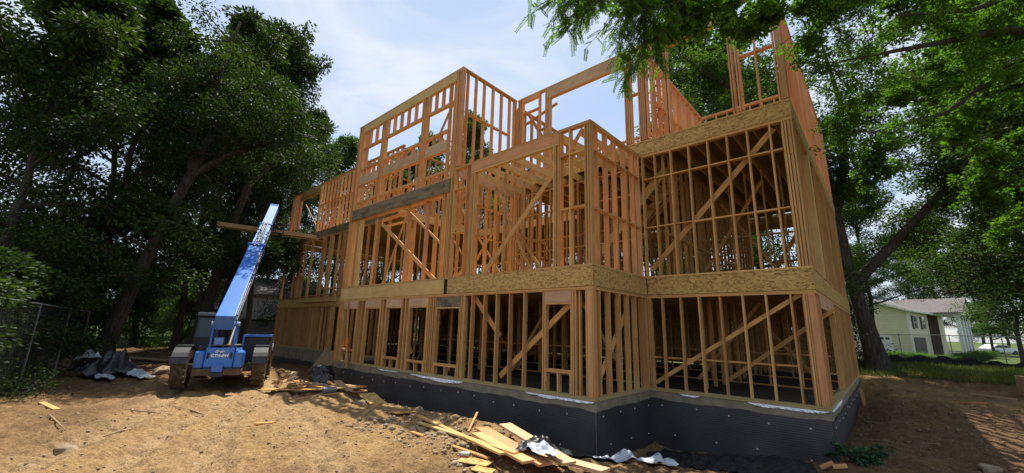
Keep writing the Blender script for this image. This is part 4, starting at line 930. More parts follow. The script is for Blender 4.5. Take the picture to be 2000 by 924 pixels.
def strip_pts(r, n): x = -13+13.0*r.random(n); return np.stack([x, -.08-.75*r.random(n)**1.3-(.5*np.exp(-((x+5.5)/2.0)**2))*r.random(n)], -1)
tag(scatter('gravel', 9000, strip_pts, .010, .034, m_gravel, 1), 'grey drainage gravel along the foot of the long foundation', 'gravel', kind='stuff')
tag(scatter('gravel_mound', 5000, lambda r, n: np.stack([-7.6+1.5*r.normal(size=n), -1.35+.42*r.normal(size=n)], -1), .012, .045, m_gravel, 9), 'dark grey gravel spilled between the scrap heap and the curved board', 'gravel', kind='stuff')
tag(scatter('pebbles', 2600, lambda r, n: np.stack([-9+11*r.random(n), -8.3+6.3*r.random(n)], -1), .006, .035, m_stone, 2), 'small stones and clods strewn over the sandy ground', 'pebbles', kind='stuff')
tag(scatter('rubble', 900, lambda r, n: np.stack([-3.6+4.2*r.random(n), -4.1+1.7*r.random(n)], -1), .01, .07, m_stone, 3), 'stones and clods along the trench edge around the boards', 'rubble', kind='stuff')
tag(scatter('clods', 1800, lambda r, n: np.stack([3.6+5*r.random(n), -1+13*r.random(n)], -1), .008, .05, m_mud, 4), 'dark clods of earth on the shaded ground at the right', 'soil clods', kind='stuff')
# sticks on the sand
TG = 'dead sticks on the bare soil'
for i, (p, lb) in enumerate((
        (((-6.9, -5.5), (-7.0, -5.75), (-7.55, -6.0)), 'bent pale stick on the sand in front of the telehandler'), (((-5.35, -6.95), (-5.1, -7.1), (-5.3, -7.3)), 'hooked twig lying on the sand at the left'),
        (((-7.9, -7.9), (-5.6, -7.75)), 'long thin stick near the left picture edge'), (((-9.0, -6.4), (-7.6, -6.7), (-6.6, -6.2)), 'dark curved stick crossing the wheel tracks'),
        (((-12.4, -6.4), (-10.6, -5.8)), 'pale stick beside the left rear wheel'), (((4.3, 4.9), (5.5, 5.2)), 'thin stick on the shaded soil at the right'))):
    bm = bmesh.new(); tube(bm, [at(*q_, .02) for q_ in p], [.018]*(len(p)-1)+[.008], 6); tag(obj('stick', bm, m_dirtywood, None, True), lb, 'stick', TG)
board('muddy board lying near the fence at the left', (-10.6, -8.0), (-9.6, -7.75), .12, .03, m_fir)
for k, (a, b_, w, lb) in enumerate((((-24.5, -5.0), (-19.5, -3.0), .5, 'broad sheet on the ground behind the plastic heap'), ((-23.5, -3.8), (-19.5, -2.6), .3, 'board lying behind the broad sheet under the trees'), ((-22, -2.9), (-16.9, -1.6), .25, 'long board beyond the rock under the trees'))):
    board(lb, a, b_, w, .04, m_dirtywood, dz=(.15, .08))
# right side bits
bm = bmesh.new(); bar(bm, at(4.05, 11.0, -.1), at(4.0, 11.0, .62), .09, .04, (1, 0, 0)); tag(obj('stake', bm, m_fir), 'short wooden stake standing beside the back right foundation', 'stake')
for i, (x, y, lb) in enumerate(((3.68, 1.95, 'reddish block of scrap wood against the black cloth'), (3.9, 1.7, 'smaller reddish block of scrap wood beside the cut branch'), (4.3, 1.15, 'pale offcut on the dirt at the bottom right'))):
    board(lb, (x, y), (x+.2, y+.05), .09, .05, m_pink if i < 2 else m_fir, 'wood_block', 'wood blocks by the right foundation', 'wood block', dz=(.05, .07))
st = empty('board_stack', at(9.4, 15.0), .1, label='low stack of brown boards at the right picture edge', cat='lumber')
for k in range(5):
    for j in range(3): member('board', (-1.2, -.5+.4*j, .08+.13*k), (3.0, -.5+.4*j, .08+.13*k), .38, .12, m_hdr, st, (0, 1, 0))
board('flat board on the ground left of the brown stack', (6.9, 14.6), (8.0, 14.4), .3, .05, m_dirtywood); board('thin board on the lit strip of dirt at the right', (6.2, 12.2), (7.0, 11.9), .12, .03, m_fir)
# ------------------------------------------------------------------ foliage
def leaf_mesh(name, P, size, m, seed, kind='diamond', up=.5, parent=None, rnd=None):
    r = np.random.default_rng(seed); n = len(P); sz = size*(.6+.8*r.random(n))
    d = r.normal(size=(n, 3)); d[:, 2] = d[:, 2]*.5-.25; d /= np.linalg.norm(d, axis=1)[:, None]
    nn = r.normal(size=(n, 3))*(1-up); nn[:, 2] += up*1.4; s = np.cross(d, nn); s /= np.linalg.norm(s, axis=1)[:, None]+1e-9
    up_ = np.cross(s, d)
    L = sz[:, None]
    if kind == 'diamond':
        vs = np.stack([P, P+d*L*.45+s*L*.27+up_*L*.06, P+d*L, P+d*L*.45-s*L*.27+up_*L*.06], 1); k = 4
        base = np.array([[0, 1, 2, 3]])
    else:                                                  # palmate: three pointed lobes
        l2 = d*.72+s*.60; r2 = d*.72-s*.60
        vs = np.stack([P, P+d*L*.5+s*L*.16, P+d*L, P+d*L*.5-s*L*.16, P+l2*L*.38+s*L*.08, P+l2*L*.8, P+r2*L*.38-s*L*.08, P+r2*L*.8], 1); k = 8
        base = np.array([[0, 1, 2, 3], [0, 4, 5, 1], [0, 3, 7, 6]])
    co = vs.reshape(-1, 3); f = (base[None]+np.arange(n)[:, None, None]*k).reshape(-1, 4)
    me = bpy.data.meshes.new(name); mesh_np(me, co, f, False); me.materials.append(m)
    a = me.attributes.new('rnd', 'FLOAT', 'POINT'); rv = r.random(n) if rnd is None else np.clip(rnd+.35*(r.random(n)-.5), 0, 1)
    a.data.foreach_set('value', np.repeat(rv, k).astype(np.float32)); return me
def limb(bm, p0, d, L, r0, r1, seg=5, wob=.18, drop=0., rnd_=random):
    pts = [V(p0)]; d = V(d).normalized(); rs = [r0]
    for k in range(seg):
        d = (d+V((rnd_.uniform(-wob, wob), rnd_.uniform(-wob, wob), rnd_.uniform(-wob, wob)*.7-drop))).normalized(); pts.append(pts[-1]+d*L/seg); rs.append(r0+(r1-r0)*(k+1)/seg)
    tube(bm, pts, rs, 8 if r0 > .12 else 5, False); return pts, d
def grow(seed, Hh, r0, spread, first=.28, nl=16, lean=(0, 0), sub=4, lower=False, trunk_pts=None, droop=.02):
    """skeleton: returns bmesh of wood and a list of leaf-cluster centres"""
    R = random.Random(seed); bm = bmesh.new(); cl = []
    tp = [V((0, 0, -.3))]; n = 9
    if trunk_pts: tp = [V(p) for p in trunk_pts]; n = len(tp)-1
    else:
        for k in range(1, n+1): t_ = k/n; tp.append(V((lean[0]*t_*Hh+R.uniform(-.25, .25), lean[1]*t_*Hh+R.uniform(-.25, .25), t_*Hh*.93)))
    rs = [r0*1.45]+[r0*(1-.86*(k/n)**1.1) for k in range(1, n+1)]; tube(bm, tp, rs, 12, False)
    for i in range(nl):
        t_ = first+(1-first)*(i+.5)/nl; f = t_*n; k = min(int(f), n-1); p = tp[k].lerp(tp[k+1], f-k); a = i*2.4+R.uniform(-.5, .5)
        prof = math.sin(math.pi*min(1, (t_-first)/(1-first)*.80+.22))**.7
        L = spread*prof*R.uniform(.75, 1.15); el = .15+.95*(t_-first)/(1-first)+R.uniform(-.15, .2)
        if lower and t_ < .45: el = -.05
        d = V((math.cos(a)*math.cos(el), math.sin(a)*math.cos(el), math.sin(el)))
        pts, dl = limb(bm, p, d, L, r0*.34*(1.15-t_*.75)+.02, .02, 6, .2, droop, R)
        for j in range(2, 7):
            q_ = pts[j]; cl.append((q_+V((R.uniform(-.3, .3), R.uniform(-.3, .3), R.uniform(-.1, .3))), R.uniform(.6, 1.05)))
            for s_ in range(sub):
                dv = V((R.uniform(-1, 1), R.uniform(-1, 1), R.uniform(-.35, .6))).normalized(); Ls = L*R.uniform(.18, .38)*(1.1-j*.06)
                e = q_+dv*Ls; 
                if s_ < 2: limb(bm, q_, dv, Ls, .035, .01, 3, .2, 0, R)
                cl.append((e, R.uniform(.55, 1.0)))
    cl.append((tp[-1], 1.2)); return bm, cl
def crown_pts(cl, n, seed, flatz=.6, rs=1.0):
    r = np.random.default_rng(seed); c_ = np.array([[*p] for p, _ in cl]); rad = np.array([q_ for _, q_ in cl])*rs
    w = rad**2; idx_ = r.choice(len(cl), n, p=w/w.sum()); g_ = r.normal(size=(n, 3)); g_ /= np.linalg.norm(g_, axis=1)[:, None]; g_ *= (r.random(n)**.45)[:, None]
    g_[:, 2] *= flatz; shade = r.random(len(cl)); return c_[idx_]+g_*rad[idx_][:, None], shade[idx_]
TPL = {}
def template(key, seed, Hh, r0, spread, n, size, m, **k):
    rs = k.pop('rs', 1.0); kind = k.pop('leaf', 'diamond')
    bm, cl = grow(seed, Hh, r0, spread, **k); wme = bpy.data.meshes.new(key+'_trunk'); bm.to_mesh(wme); bm.free(); wme.materials.append(m_bark); wme.polygons.foreach_set('use_smooth', [True]*len(wme.polygons))
    P, sh = crown_pts(cl, n, seed, rs=rs*.82); TPL[key] = (wme, leaf_mesh(key+'_crown', P, size, m, seed, kind, rnd=sh))
def tree(key, x, y, z=None, rz=0., s=1., label='', group=None, sz=None, name='tree', cat='tree'):
    o = empty(name, (x, y, gz(x, y)-.1 if z is None else z), rz, label=label, cat=cat, group=group); o.scale = (s, s, sz or s)
    for nm, me in zip(('trunk', 'crown'), TPL[key]):
        c_ = bpy.data.objects.new(nm, me); C.objects.link(c_); c_.parent = o
    return o
template('a', 1, 19, .24, 5.2, 42000, .21, m_leaf, nl=20, first=.2)
template('b', 2, 17, .20, 4.6, 38000, .20, m_leaf, nl=18, first=.12, sub=4)
template('c', 3, 15, .19, 4.8, 36000, .20, m_leaf2, nl=18, first=.15)
template('d', 4, 21, .28, 6.2, 46000, .22, m_leaf2, nl=22, first=.25)
template('bush', 5, 3.2, .06, 1.9, 16000, .12, m_leaf, nl=12, first=.05, sub=3, rs=.75)
template('bushl', 6, 4.2, .06, 2.2, 16000, .13, m_leaf3, nl=12, first=.05, sub=3, rs=.8)
def polar(u, Z, v=700):
    p = CAM+(fw+rr*((u-1000)/F)+dd*((v-462)/F))*Z; return p.x, p.y
GL = 'tall dark trees behind the clearing'
DESC = ['tall dark tree behind the fence at the far left', 'tall dark tree left of the big leaning trunk', 'dark tree just right of the big leaning trunk', 'dark tree rising behind the telehandler cab', 'dark tree rising above the raised boom', 'dark tree close behind the left wing of the building', 'pale topped tree beside the upper corner of the left wing', 'far tree showing between the boom and the wing', 'tall tree leaning over the left picture edge', 'tall tree filling the upper left sky', 'tall tree in the top left beside the open sky', 'dark tree behind the grey house', 'thin tree behind the plastic heap', 'broad tree far behind the wheel tracks']
for i, (u_, Z_, k, s, sz, rz) in enumerate(((40, 21, 'b', 1.0, 1.3, 0), (130, 25, 'a', 1.0, 1.4, 1), (335, 28, 'b', 1.1, 1.5, 2), (420, 30, 'a', 1.05, 1.55, 3), (470, 29, 'a', .82, 1.45, 4), (560, 38, 'b', .92, 1.5, 5), (630, 46, 'c', 1.0, 1.75, 4), (500, 42, 'b', 1.0, 1.6, 1.5), (-60, 14, 'b', .9, 1.0, 2.5), (160, 18, 'b', 1.0, 1.15, 3.5), (370, 25, 'a', .95, 1.3, 4.5), (470, 50, 'a', 1.0, 1.4, .7), (255, 33, 'a', .95, 1.5, 1.9), (360, 45, 'c', 1.2, 1.9, 5.4))):
    x, y = polar(u_, Z_); tree(k, x, y, None, rz, s, DESC[i], GL, sz)
# big leaning tree on the left
def custom_tree(name, loc, trunk, forks, r0, n, size, m, seed, label, rs=1., subn=3, tw=5, kind='diamond'):
    R = random.Random(seed); bm = bmesh.new(); cl = []; L0 = V(loc); tp = [V(p) for p in trunk]
    rs_ = [r0*1.75, r0*1.2]+[r0*(1-.35*k/(len(tp)-1)) for k in range(2, len(tp))]; tube(bm, tp, rs_, 16, False)
    for pts, ra in forks:
        pts = [V(p) for p in pts]; tube(bm, pts, [ra*(1-.8*k/(len(pts)-1)) for k in range(len(pts))], 10, False)
        for k in range(1, len(pts)):
            for s_ in range(tw):
                q_ = pts[k-1].lerp(pts[k], R.random()); dv = V((R.uniform(-1, 1), R.uniform(-1, 1), R.uniform(-.3, .5))).normalized(); LL = R.uniform(1.2, 3.0)
                pp, _ = limb(bm, q_, dv, LL, .05, .012, 4, .25, .02, R)
                for j in range(1, 5): cl.append((pp[j]+V((R.uniform(-.3, .3), R.uniform(-.3, .3), R.uniform(-.2, .2))), R.uniform(.4, .8)))
                for w_ in range(subn): cl.append((pp[-1]+V((R.uniform(-.9, .9), R.uniform(-.9, .9), R.uniform(-.4, .4))), R.uniform(.4, .7)))
    o = empty(name, loc, label=label, cat='tree'); t_ = obj('trunk', bm, m_bark, o, True)
    P, sh = crown_pts(cl, n, seed, rs=rs); me = leaf_mesh(name+'_crown', P, size, m, seed, kind, rnd=sh); c_ = bpy.data.objects.new('crown', me); C.objects.link(c_); c_.parent = o
    return o
x, y = polar(195, 17.5)
R3 = V((rr.x, rr.y, 0)).normalized(); F3 = V((fw.x, fw.y, 0)).normalized()
def rf(a, b_, h): p = R3*a+F3*b_; return (p.x, p.y, h)
custom_tree('big_leaning_tree', (x, y, -.6), [rf(0, 0, -.3), rf(.1, 0, 1), rf(.7, 0, 3.5), rf(1.5, 0, 6.5), rf(2.3, 0, 9.0)],
    [([rf(2.3, 0, 9.0), rf(1.8, .2, 11), rf(1.2, .5, 13), rf(.6, 1, 15.5)], .22), ([rf(2.3, 0, 9.0), rf(2.9, 0, 11), rf(2.8, -.3, 13.5), rf(3.3, -.2, 17)], .26),
     ([rf(2.2, 0, 8.7), rf(3.6, .2, 9.9), rf(5.6, .4, 10.8), rf(7.2, .5, 12.5)], .2), ([rf(1.1, 0, 5.2), rf(-.6, -.3, 6.0), rf(-2.6, -.6, 6.6)], .1), ([rf(2.8, 0, 11), rf(2.2, 1.5, 13.5), rf(3.0, 3, 16)], .15)],
    .30, 34000, .15, m_leaf, 17, 'big leaning tree with a forked trunk behind the plastic heap', 1.0)
x, y = polar(375, 25)
custom_tree('forked_dark_tree', (x, y, -.5), [rf(0, 0, -.3), rf(.1, 0, 1), rf(.5, 0, 4), rf(.9, 0, 8), rf(1.6, 0, 11)],
    [([rf(1.6, 0, 11), rf(1.0, .2, 14), rf(.2, 0, 18)], .25), ([rf(1.6, 0, 11), rf(3.2, .2, 13), rf(4.2, 0, 17)], .25), ([rf(.6, 0, 5), rf(3.0, .3, 6.5), rf(5, 0, 6.6)], .16), ([rf(.6, 0, 5.5), rf(-2.0, .3, 7.5), rf(-4, 0, 8)], .16)],
    .36, 36000, .17, m_leaf, 19, 'dark thick trunked tree directly behind the telehandler cab', 1.1)
# undergrowth
UG = 'bushes under the left trees'
for i, (u_, Z_, k, s, lb) in enumerate((((-9.5, -10.7), 0, 'bush', 1.1, 'dark bush behind the fence at the left picture edge'), ((-12.5, -9.9), 0, 'bush', 1.1, 'dark bush behind the sign on the fence'), ((-16.5, -9.0), 0, 'bush', 1.15, 'dark bush at the corner of the left fence'), ((-15.5, -14), 0, 'bush', 1.6, 'tall dark bush deep behind the left fence'), ((-20.2, -8.3), 0, 'bush', 1.4, 'bush behind the plastic heap'),
        (265, 32, 'bushl', 1.1, 'sunlit bush between the two left trunks'), (305, 36, 'bushl', 1.4, 'large sunlit bush behind the wheel tracks'), (240, 38, 'bushl', 1.3, 'sunlit bush just right of the leaning trunk'), (345, 30, 'bushl', .9, 'sunlit bush beside the dark trunk'), (430, 33, 'bush', 1.0, 'bush beside the grey house'), (560, 50, 'bush', 2.2, 'large bush behind the grey house'), (330, 44, 'bush', 2.2, 'large dark bush deep in the trees'), (70, 27, 'bush', 2.2, 'large dark bush beyond the end of the left fence'), (150, 30, 'bush', 2.3, 'large dark bush between the leaning trunk and the fence'), (20, 22, 'bush', 2.0, 'large dark bush deep behind the fence sign'), (205, 42, 'bush', 2.4, 'far dark bush behind the leaning trunk'))):
    x, y = polar(u_, Z_) if Z_ else u_; tree(k, x, y, None, i*1.3, s, lb, UG, name='bush', cat='bush')
# trees behind the building
GB = 'trees behind the building'
for i, (u_, Z_, k, s, sz, lb) in enumerate(((800, 47, 'd', .85, 1.30, 'tree seen through the upper left windows'), (720, 52, 'c', 1.1, 1.6, 'tree behind the far left wing'), (850, 55, 'a', .9, 1.2, 'far tree seen through the upper middle windows'), (900, 44, 'd', .80, 1.36, 'tree topping out behind the narrow return wall'), (955, 46, 'c', .85, 1.55, 'narrow tree just right of the one behind the return wall'),
        (1000, 47, 'a', .85, 1.2, 'tree showing beside the double post of the return wall'), (750, 43, 'c', .9, 1.35, 'tree seen low through the upper left windows'), (1020, 42, 'b', .9, .95, 'lower tree behind the middle of the building'), (1120, 38, 'a', .8, .75, 'low tree behind the open roof joists'), (1260, 34, 'b', .8, .8, 'low tree behind the right middle of the building'), (1360, 30, 'b', .75, .8, 'low tree left of the right rear trunk'), (1400, 25, 'c', 1.15, 1.75, 'tall tree whose crown fills the open upper right windows'), (1500, 31, 'a', 1.1, 1.35, 'tall tree behind the upper right corner of the frame'), (690, 60, 'a', .9, 1.1, 'far dark tree behind the left wing'))):
    x, y = polar(u_, Z_); tree(k, x, y, -.5, i*1.7, s, lb, GB, sz)
BL = ['far left end', 'left wing', 'left wing and brace', 'lower left windows', 'second window', 'third window', 'middle bay', 'stair bay', 'bump', 'inner corner', 'right bay', 'right corner']
for i in range(12):
    tree('bushl' if i % 3 == 0 else 'bush', -32+3.1*i, 18.5+(i % 3)*1.4, -.6, i*2.1, 1.35+.2*(i % 2), 'bush close behind the back wall, seen through the '+BL[i], 'bushes behind the back wall', name='bush', cat='bush')
# right rear tree with leaning limb
custom_tree('right_rear_tree', (4.35, 19.0, -.1), [rf(.1, 0, -.3), rf(0, 0, .9), rf(-.35, 0, 3), rf(-.7, 0, 5.5), rf(-.9, 0, 8.2)],
    [([rf(-.9, 0, 8.2), rf(-1.3, .3, 11), rf(-2.2, .8, 14.5), rf(-3.2, 1, 18)], .3), ([rf(-.9, 0, 8.0), rf(.2, .2, 11), rf(.5, .2, 14.5), rf(.2, .5, 19)], .28), ([rf(-.55, 0, 4.2), rf(1.4, -1.0, 6.6), rf(3.0, -2.0, 8.8), rf(4.3, -3, 11.5), rf(4.8, -3.6, 15)], .27),
     ([rf(-1.2, .2, 10.5), rf(-4.0, .2, 12), rf(-7.0, -.4, 12.6), rf(-9.5, -1, 12.4)], .2), ([rf(-1.6, .4, 12.5), rf(-5.0, .8, 15.5), rf(-8.5, .2, 17.5)], .18), ([rf(.3, .2, 12.5), rf(2.5, .2, 15), rf(5, 0, 17)], .18), ([rf(3.0, -2.0, 8.8), rf(5.6, -2.5, 9.6), rf(8, -3, 9.4)], .12), ([rf(-1.0, .1, 9.0), rf(-3.2, -.8, 10.2), rf(-5.4, -1.4, 10.2)], .1)],
    .37, 70000, .16, m_leaf2, 23, 'large tree with a leaning side limb behind the right end of the building', 1.05, 3, 6)
GR = 'trees beyond the right fence'
for i, (u_, Z_, k, s, sz, lb) in enumerate(((2040, 25, 'd', .95, .95, 'tree at the right picture edge beyond the brown stack'), (2000, 33, 'c', .9, .95, 'leafy tree standing over the portico'), (1800, 75, 'd', 1.05, 1.1, 'tall tree behind the cream house'), (2110, 24, 'a', 1.1, 1.2, 'dark tree just outside the right picture edge'), (1700, 80, 'a', 1.0, 1, 'far tree behind the cream house roof'), (1945, 58, 'c', .9, .9, 'dark tree on the lawn right of the portico'), (1975, 85, 'b', 1.2, 1.2, 'far tree beyond the white car'),
        (2100, 18, 'c', 1.1, 1.35, 'dark tree filling the upper right edge of the picture'), (1850, 60, 'a', 1.1, 1.2, 'tall tree showing above the cream house'), (1716, 36, 'd', .8, .85, 'tree hidden behind the big right trunk, shading the cream house roof'), (1895, 72, 'b', 1.1, 1.1, 'dark tree directly behind the white portico'), (1930, 80, 'a', 1.1, 1.0, 'far tree between the portico and the white car'), (2190, 15, 'a', 1.15, 1.1, 'nearest dark tree off the right picture edge'))):
    x, y = polar(u_, Z_); tree(k, x, y, -.5, i*1.1, s, lb, GR, sz)
# near overhanging tree: trunk out of frame on the right, limbs come in over the top
R9 = random.Random(77); bm = bmesh.new(); tb = V((12.6, 3.4, -.6))
tube(bm, [tb, tb+V((.1, 0, 3)), tb+V((0, .1, 6)), tb+V((-.3, 0, 9)), tb+V((-.5, 0, 13))], [.55, .42, .36, .3, .15], 14, False)
def ray(u, v, Z_): return CAM+(fw+rr*((u-1000)/F)+dd*((v-462)/F))*Z_
limbs = [([tb+V((0, .1, 5.5)), ray(1960, 60, 10), ray(1800, 90, 9.2), ray(1640, 120, 8.8)], .13), ([tb+V((-.2, 0, 8)), ray(1850, -90, 10), ray(1600, -60, 9.2), ray(1400, 10, 8.6), ray(1290, 60, 8.2)], .14),
         ([tb+V((-.3, 0, 9)), ray(1700, -200, 10), ray(1400, -110, 9), ray(1180, -40, 8.2), ray(1090, 20, 7.8)], .13), ([tb+V((0, 0, 7)), ray(1980, 120, 11), ray(1850, 220, 10), ray(1700, 260, 9.4)], .11), ([tb+V((-.3, 0, 7.5)), ray(2050, -40, 10), ray(1900, 20, 9), ray(1750, 30, 8.5)], .12)]
for pts, ra in limbs: tube(bm, pts, [ra*(1-.85*k/(len(pts)-1)) for k in range(len(pts))], 8, False)
OT = empty('overhanging_tree', tb, label='tree whose leafy branches hang into the top right of the picture', cat='tree')
# leafy masses placed along the limbs (u, v, depth, radius, leaves)
MASS = []
for u_, v_, Z_, r_ in ((1620, 40, 9, .95), (1700, 90, 9.4, 1.0), (1600, 130, 9, .65), (1680, 190, 9.4, .85), (1740, 270, 9.6, .75), (1640, 235, 9.4, .5), (1665, 285, 9.5, .45), (1800, 60, 9.8, 1.2), (1890, 30, 10, 1.2), (1960, 90, 10.6, 1.1), (1850, 150, 10.2, .8), (1940, 180, 10.8, .9), (1990, 20, 10, 1.2), (1790, 190, 10.2, .7), (1570, 10, 9, .5), (1580, 80, 9, .28),
                       (1430, 5, 8.8, .5), (1380, 0, 8.6, .5), (1490, 0, 8.8, .45), (1425, 50, 8.7, .2), (1462, 55, 8.8, .18), (1350, 30, 8.6, .34), (1300, 5, 8.5, .42), (1490, 40, 8.8, .25), (1290, 75, 8.4, .14), (1325, 52, 8.5, .16), (1240, -10, 8.4, .35), (1730, 330, 9.6, .45), (1860, 260, 10.6, .6), (1960, 290, 11.5, .8), (1920, 380, 12, .6), (1990, 420, 12, .8), (1760, 0, 9.4, 1.0), (1660, 0, 9.2, .9)):
    MASS.append((ray(u_, v_, Z_), r_))
cl = []
for c_, r_ in MASS:
    for k in range(int(10*r_)+3):
        d_ = V((R9.gauss(0, 1), R9.gauss(0, 1), R9.gauss(0, .7)-.25)).normalized(); L_ = r_*R9.uniform(.6, 1.5)
        st_ = c_+V((R9.uniform(-.5, .5), R9.uniform(-.5, .5), R9.uniform(-.35, .35)))*r_; mid = st_+d_*L_*.5+V((0, 0, .08)); e = st_+d_*L_+V((0, 0, -.12*L_)); pts = [st_, mid, e]
        tube(bm, pts, [.012, .008, .003], 4, False)
        for j in range(int(4+5*L_)):
            t_ = R9.random(); q_ = st_.lerp(mid, t_*2) if t_ < .5 else mid.lerp(e, t_*2-1); o_ = V((R9.gauss(0, .07), R9.gauss(0, .07), R9.gauss(0, .05))); cl.append((q_+o_, R9.uniform(.07, .17)))
bm.transform(Matrix.Translation(-tb)); obj('trunk', bm, m_bark, OT, True)
P, sh = crown_pts(cl, 64000, 41, .85, 1.0); me = leaf_mesh('near_crown', P-np.array(tb), .085, m_leaf3, 41, 'palmate', .5, rnd=sh); c_ = bpy.data.objects.new('crown', me); C.objects.link(c_); c_.parent = OT
# feathery compound leaves (pinnate) on the left sprays
NB = empty('feathery_branch', ray(1200, -60, 8), label='feathery compound leaf branch hanging over the blue sky at the top', cat='branch')
bm = bmesh.new(); LP, LD, LN = [], [], []
def spray(p0, p1, n_leaf, spread=.5):
    p0, p1 = V(p0), V(p1); mid = p0.lerp(p1, .5)+V((0, 0, .12)); pts = [p0, mid, p1]; tube(bm, pts, [.012, .008, .003], 5, False); ax = (p1-p0).normalized()
    for k in range(n_leaf):
        t_ = (k+.5)/n_leaf; b0 = p0.lerp(mid, t_*2) if t_ < .5 else mid.lerp(p1, t_*2-1)
        side = V((R9.uniform(-1, 1), R9.uniform(-1, 1), R9.uniform(-.8, .1))); d_ = (ax*.5+side.normalized()).normalized(); L_ = R9.uniform(.20, .34)
        e = b0+d_*L_+V((0, 0, -.06)); nrm = d_.cross(V((R9.uniform(-.5, .5), R9.uniform(-.5, .5), 1))).normalized(); tube(bm, [b0, b0+d_*L_*.5, e], [.003, .002, .001], 3, False)
        for j in range(11):
            q_ = b0.lerp(e, .15+.85*j/10)
            for sg in (-1, 1): LP.append(q_); LD.append((nrm*sg+d_*.45).normalized()*R9.uniform(.045, .065)*(1.1-.04*j)); LN.append(d_)
for (u0, v0, Z0), (u1, v1, Z1_), nb_, sp2 in (((1180, -40, 8), (1050, 12, 7.4), 5, 40), ((1200, -40, 8), (1075, 70, 7.6), 7, 46), ((1220, -30, 8), (1130, 60, 7.7), 8, 46), ((1260, -20, 8), (1180, 80, 7.8), 6, 40), ((1280, -10, 8.1), (1215, 130, 7.9), 7, 34), ((1300, 0, 8.2), (1250, 40, 8), 5, 40), ((1230, 90, 7.9), (1212, 165, 7.8), 3, 14), ((1270, 30, 8.1), (1245, 120, 8), 5, 30), ((1160, -40, 7.9), (1110, 30, 7.5), 6, 40), ((1140, -60, 7.8), (1090, 5, 7.5), 5, 40), ((1290, 50, 8.2), (1275, 140, 8.1), 4, 24), ((1340, -20, 8.3), (1300, 60, 8.2), 4, 34)):
    for k in range(nb_):
        a = ray(u0+R9.uniform(-20, 30), v0+R9.uniform(-20, 20), Z0+R9.uniform(-.4, .4)); b_ = ray(u1+R9.uniform(-sp2, sp2), v1+R9.uniform(-sp2*.6, sp2*.6), Z1_+R9.uniform(-.5, .5)); spray(a, b_, 15)
bm.transform(Matrix.Translation(-NB.location)); obj('twigs', bm, m_bark, NB, True)
LP = np.array([[*p] for p in LP])-np.array(NB.location); LD = np.array([[*p] for p in LD]); LN = np.array([[*p] for p in LN]); n = len(LP)
vs = np.stack([LP, LP+LD*.5+LN*.013, LP+LD, LP+LD*.5-LN*.013], 1).reshape(-1, 3); me = bpy.data.meshes.new('leaflets'); mesh_np(me, vs, np.arange(n*4).reshape(-1, 4), False); me.materials.append(m_leaf3)
a = me.attributes.new('rnd', 'FLOAT', 'POINT'); a.data.foreach_set('value', np.repeat(rng.random(n), 4).astype(np.float32)); c_ = bpy.data.objects.new('leaflets', me); C.objects.link(c_); c_.parent = NB
# cut evergreen branch by the right corner
CB = empty('cut_branch', at(4.15, 2.5, .1), label='cut green evergreen branch lying against the right foundation corner', cat='branch')
bm = bmesh.new(); P = []
for k in range(26):
    a = R9.uniform(-1.2, 2.6); L_ = R9.uniform(.3, .65); d_ = V((math.cos(a), math.sin(a), R9.uniform(.1, .8))); e = d_*L_; e.z -= L_*.35; tube(bm, [V((0, 0, 0)), d_*L_*.5, e], [.01, .006, .002], 4, False)
    for j in range(45): q_ = V((0, 0, 0)).lerp(e, .2+.8*R9.random())+V((0, 0, .12*R9.random())); P.append([*q_])
obj('twigs', bm, m_bark, CB, True); me = leaf_mesh('needles', np.array(P), .09, leafmat('evergreen_leaves', (.02, .06, .03), (.035, .09, .045), (.06, .13, .05), .2), 5); c_ = bpy.data.objects.new('foliage', me); C.objects.link(c_); c_.parent = CB
# grass patch at the right
r = np.random.default_rng(8); n = 26000; gx = 3.2+14*r.random(n); gy = 17.2+6*r.random(n)**1.1; P = np.stack([gx, gy, ground_h(gx, gy)-.02], -1); hgt = .08+.2*r.random(n)
dx = r.normal(size=(n, 2))*.12; w = .012+.01*r.random(n); a = r.random(n)*6.28
vs = np.stack([P+np.stack([np.cos(a)*w, np.sin(a)*w, 0*w], -1), P-np.stack([np.cos(a)*w, np.sin(a)*w, 0*w], -1), P+np.stack([dx[:, 0]*hgt*3, dx[:, 1]*hgt*3, hgt], -1)], 1).reshape(-1, 3)
me = bpy.data.meshes.new('tall_grass'); mesh_np(me, vs, np.arange(n*3).reshape(-1, 3), False); me.materials.append(m_grassblade); at_ = me.attributes.new('rnd', 'FLOAT', 'POINT'); at_.data.foreach_set('value', np.repeat(r.random(n), 3).astype(np.float32))
o = bpy.data.objects.new('tall_grass', me); C.objects.link(o); tag(o, 'rough long grass between the dirt and the right fence', 'grass', kind='stuff')
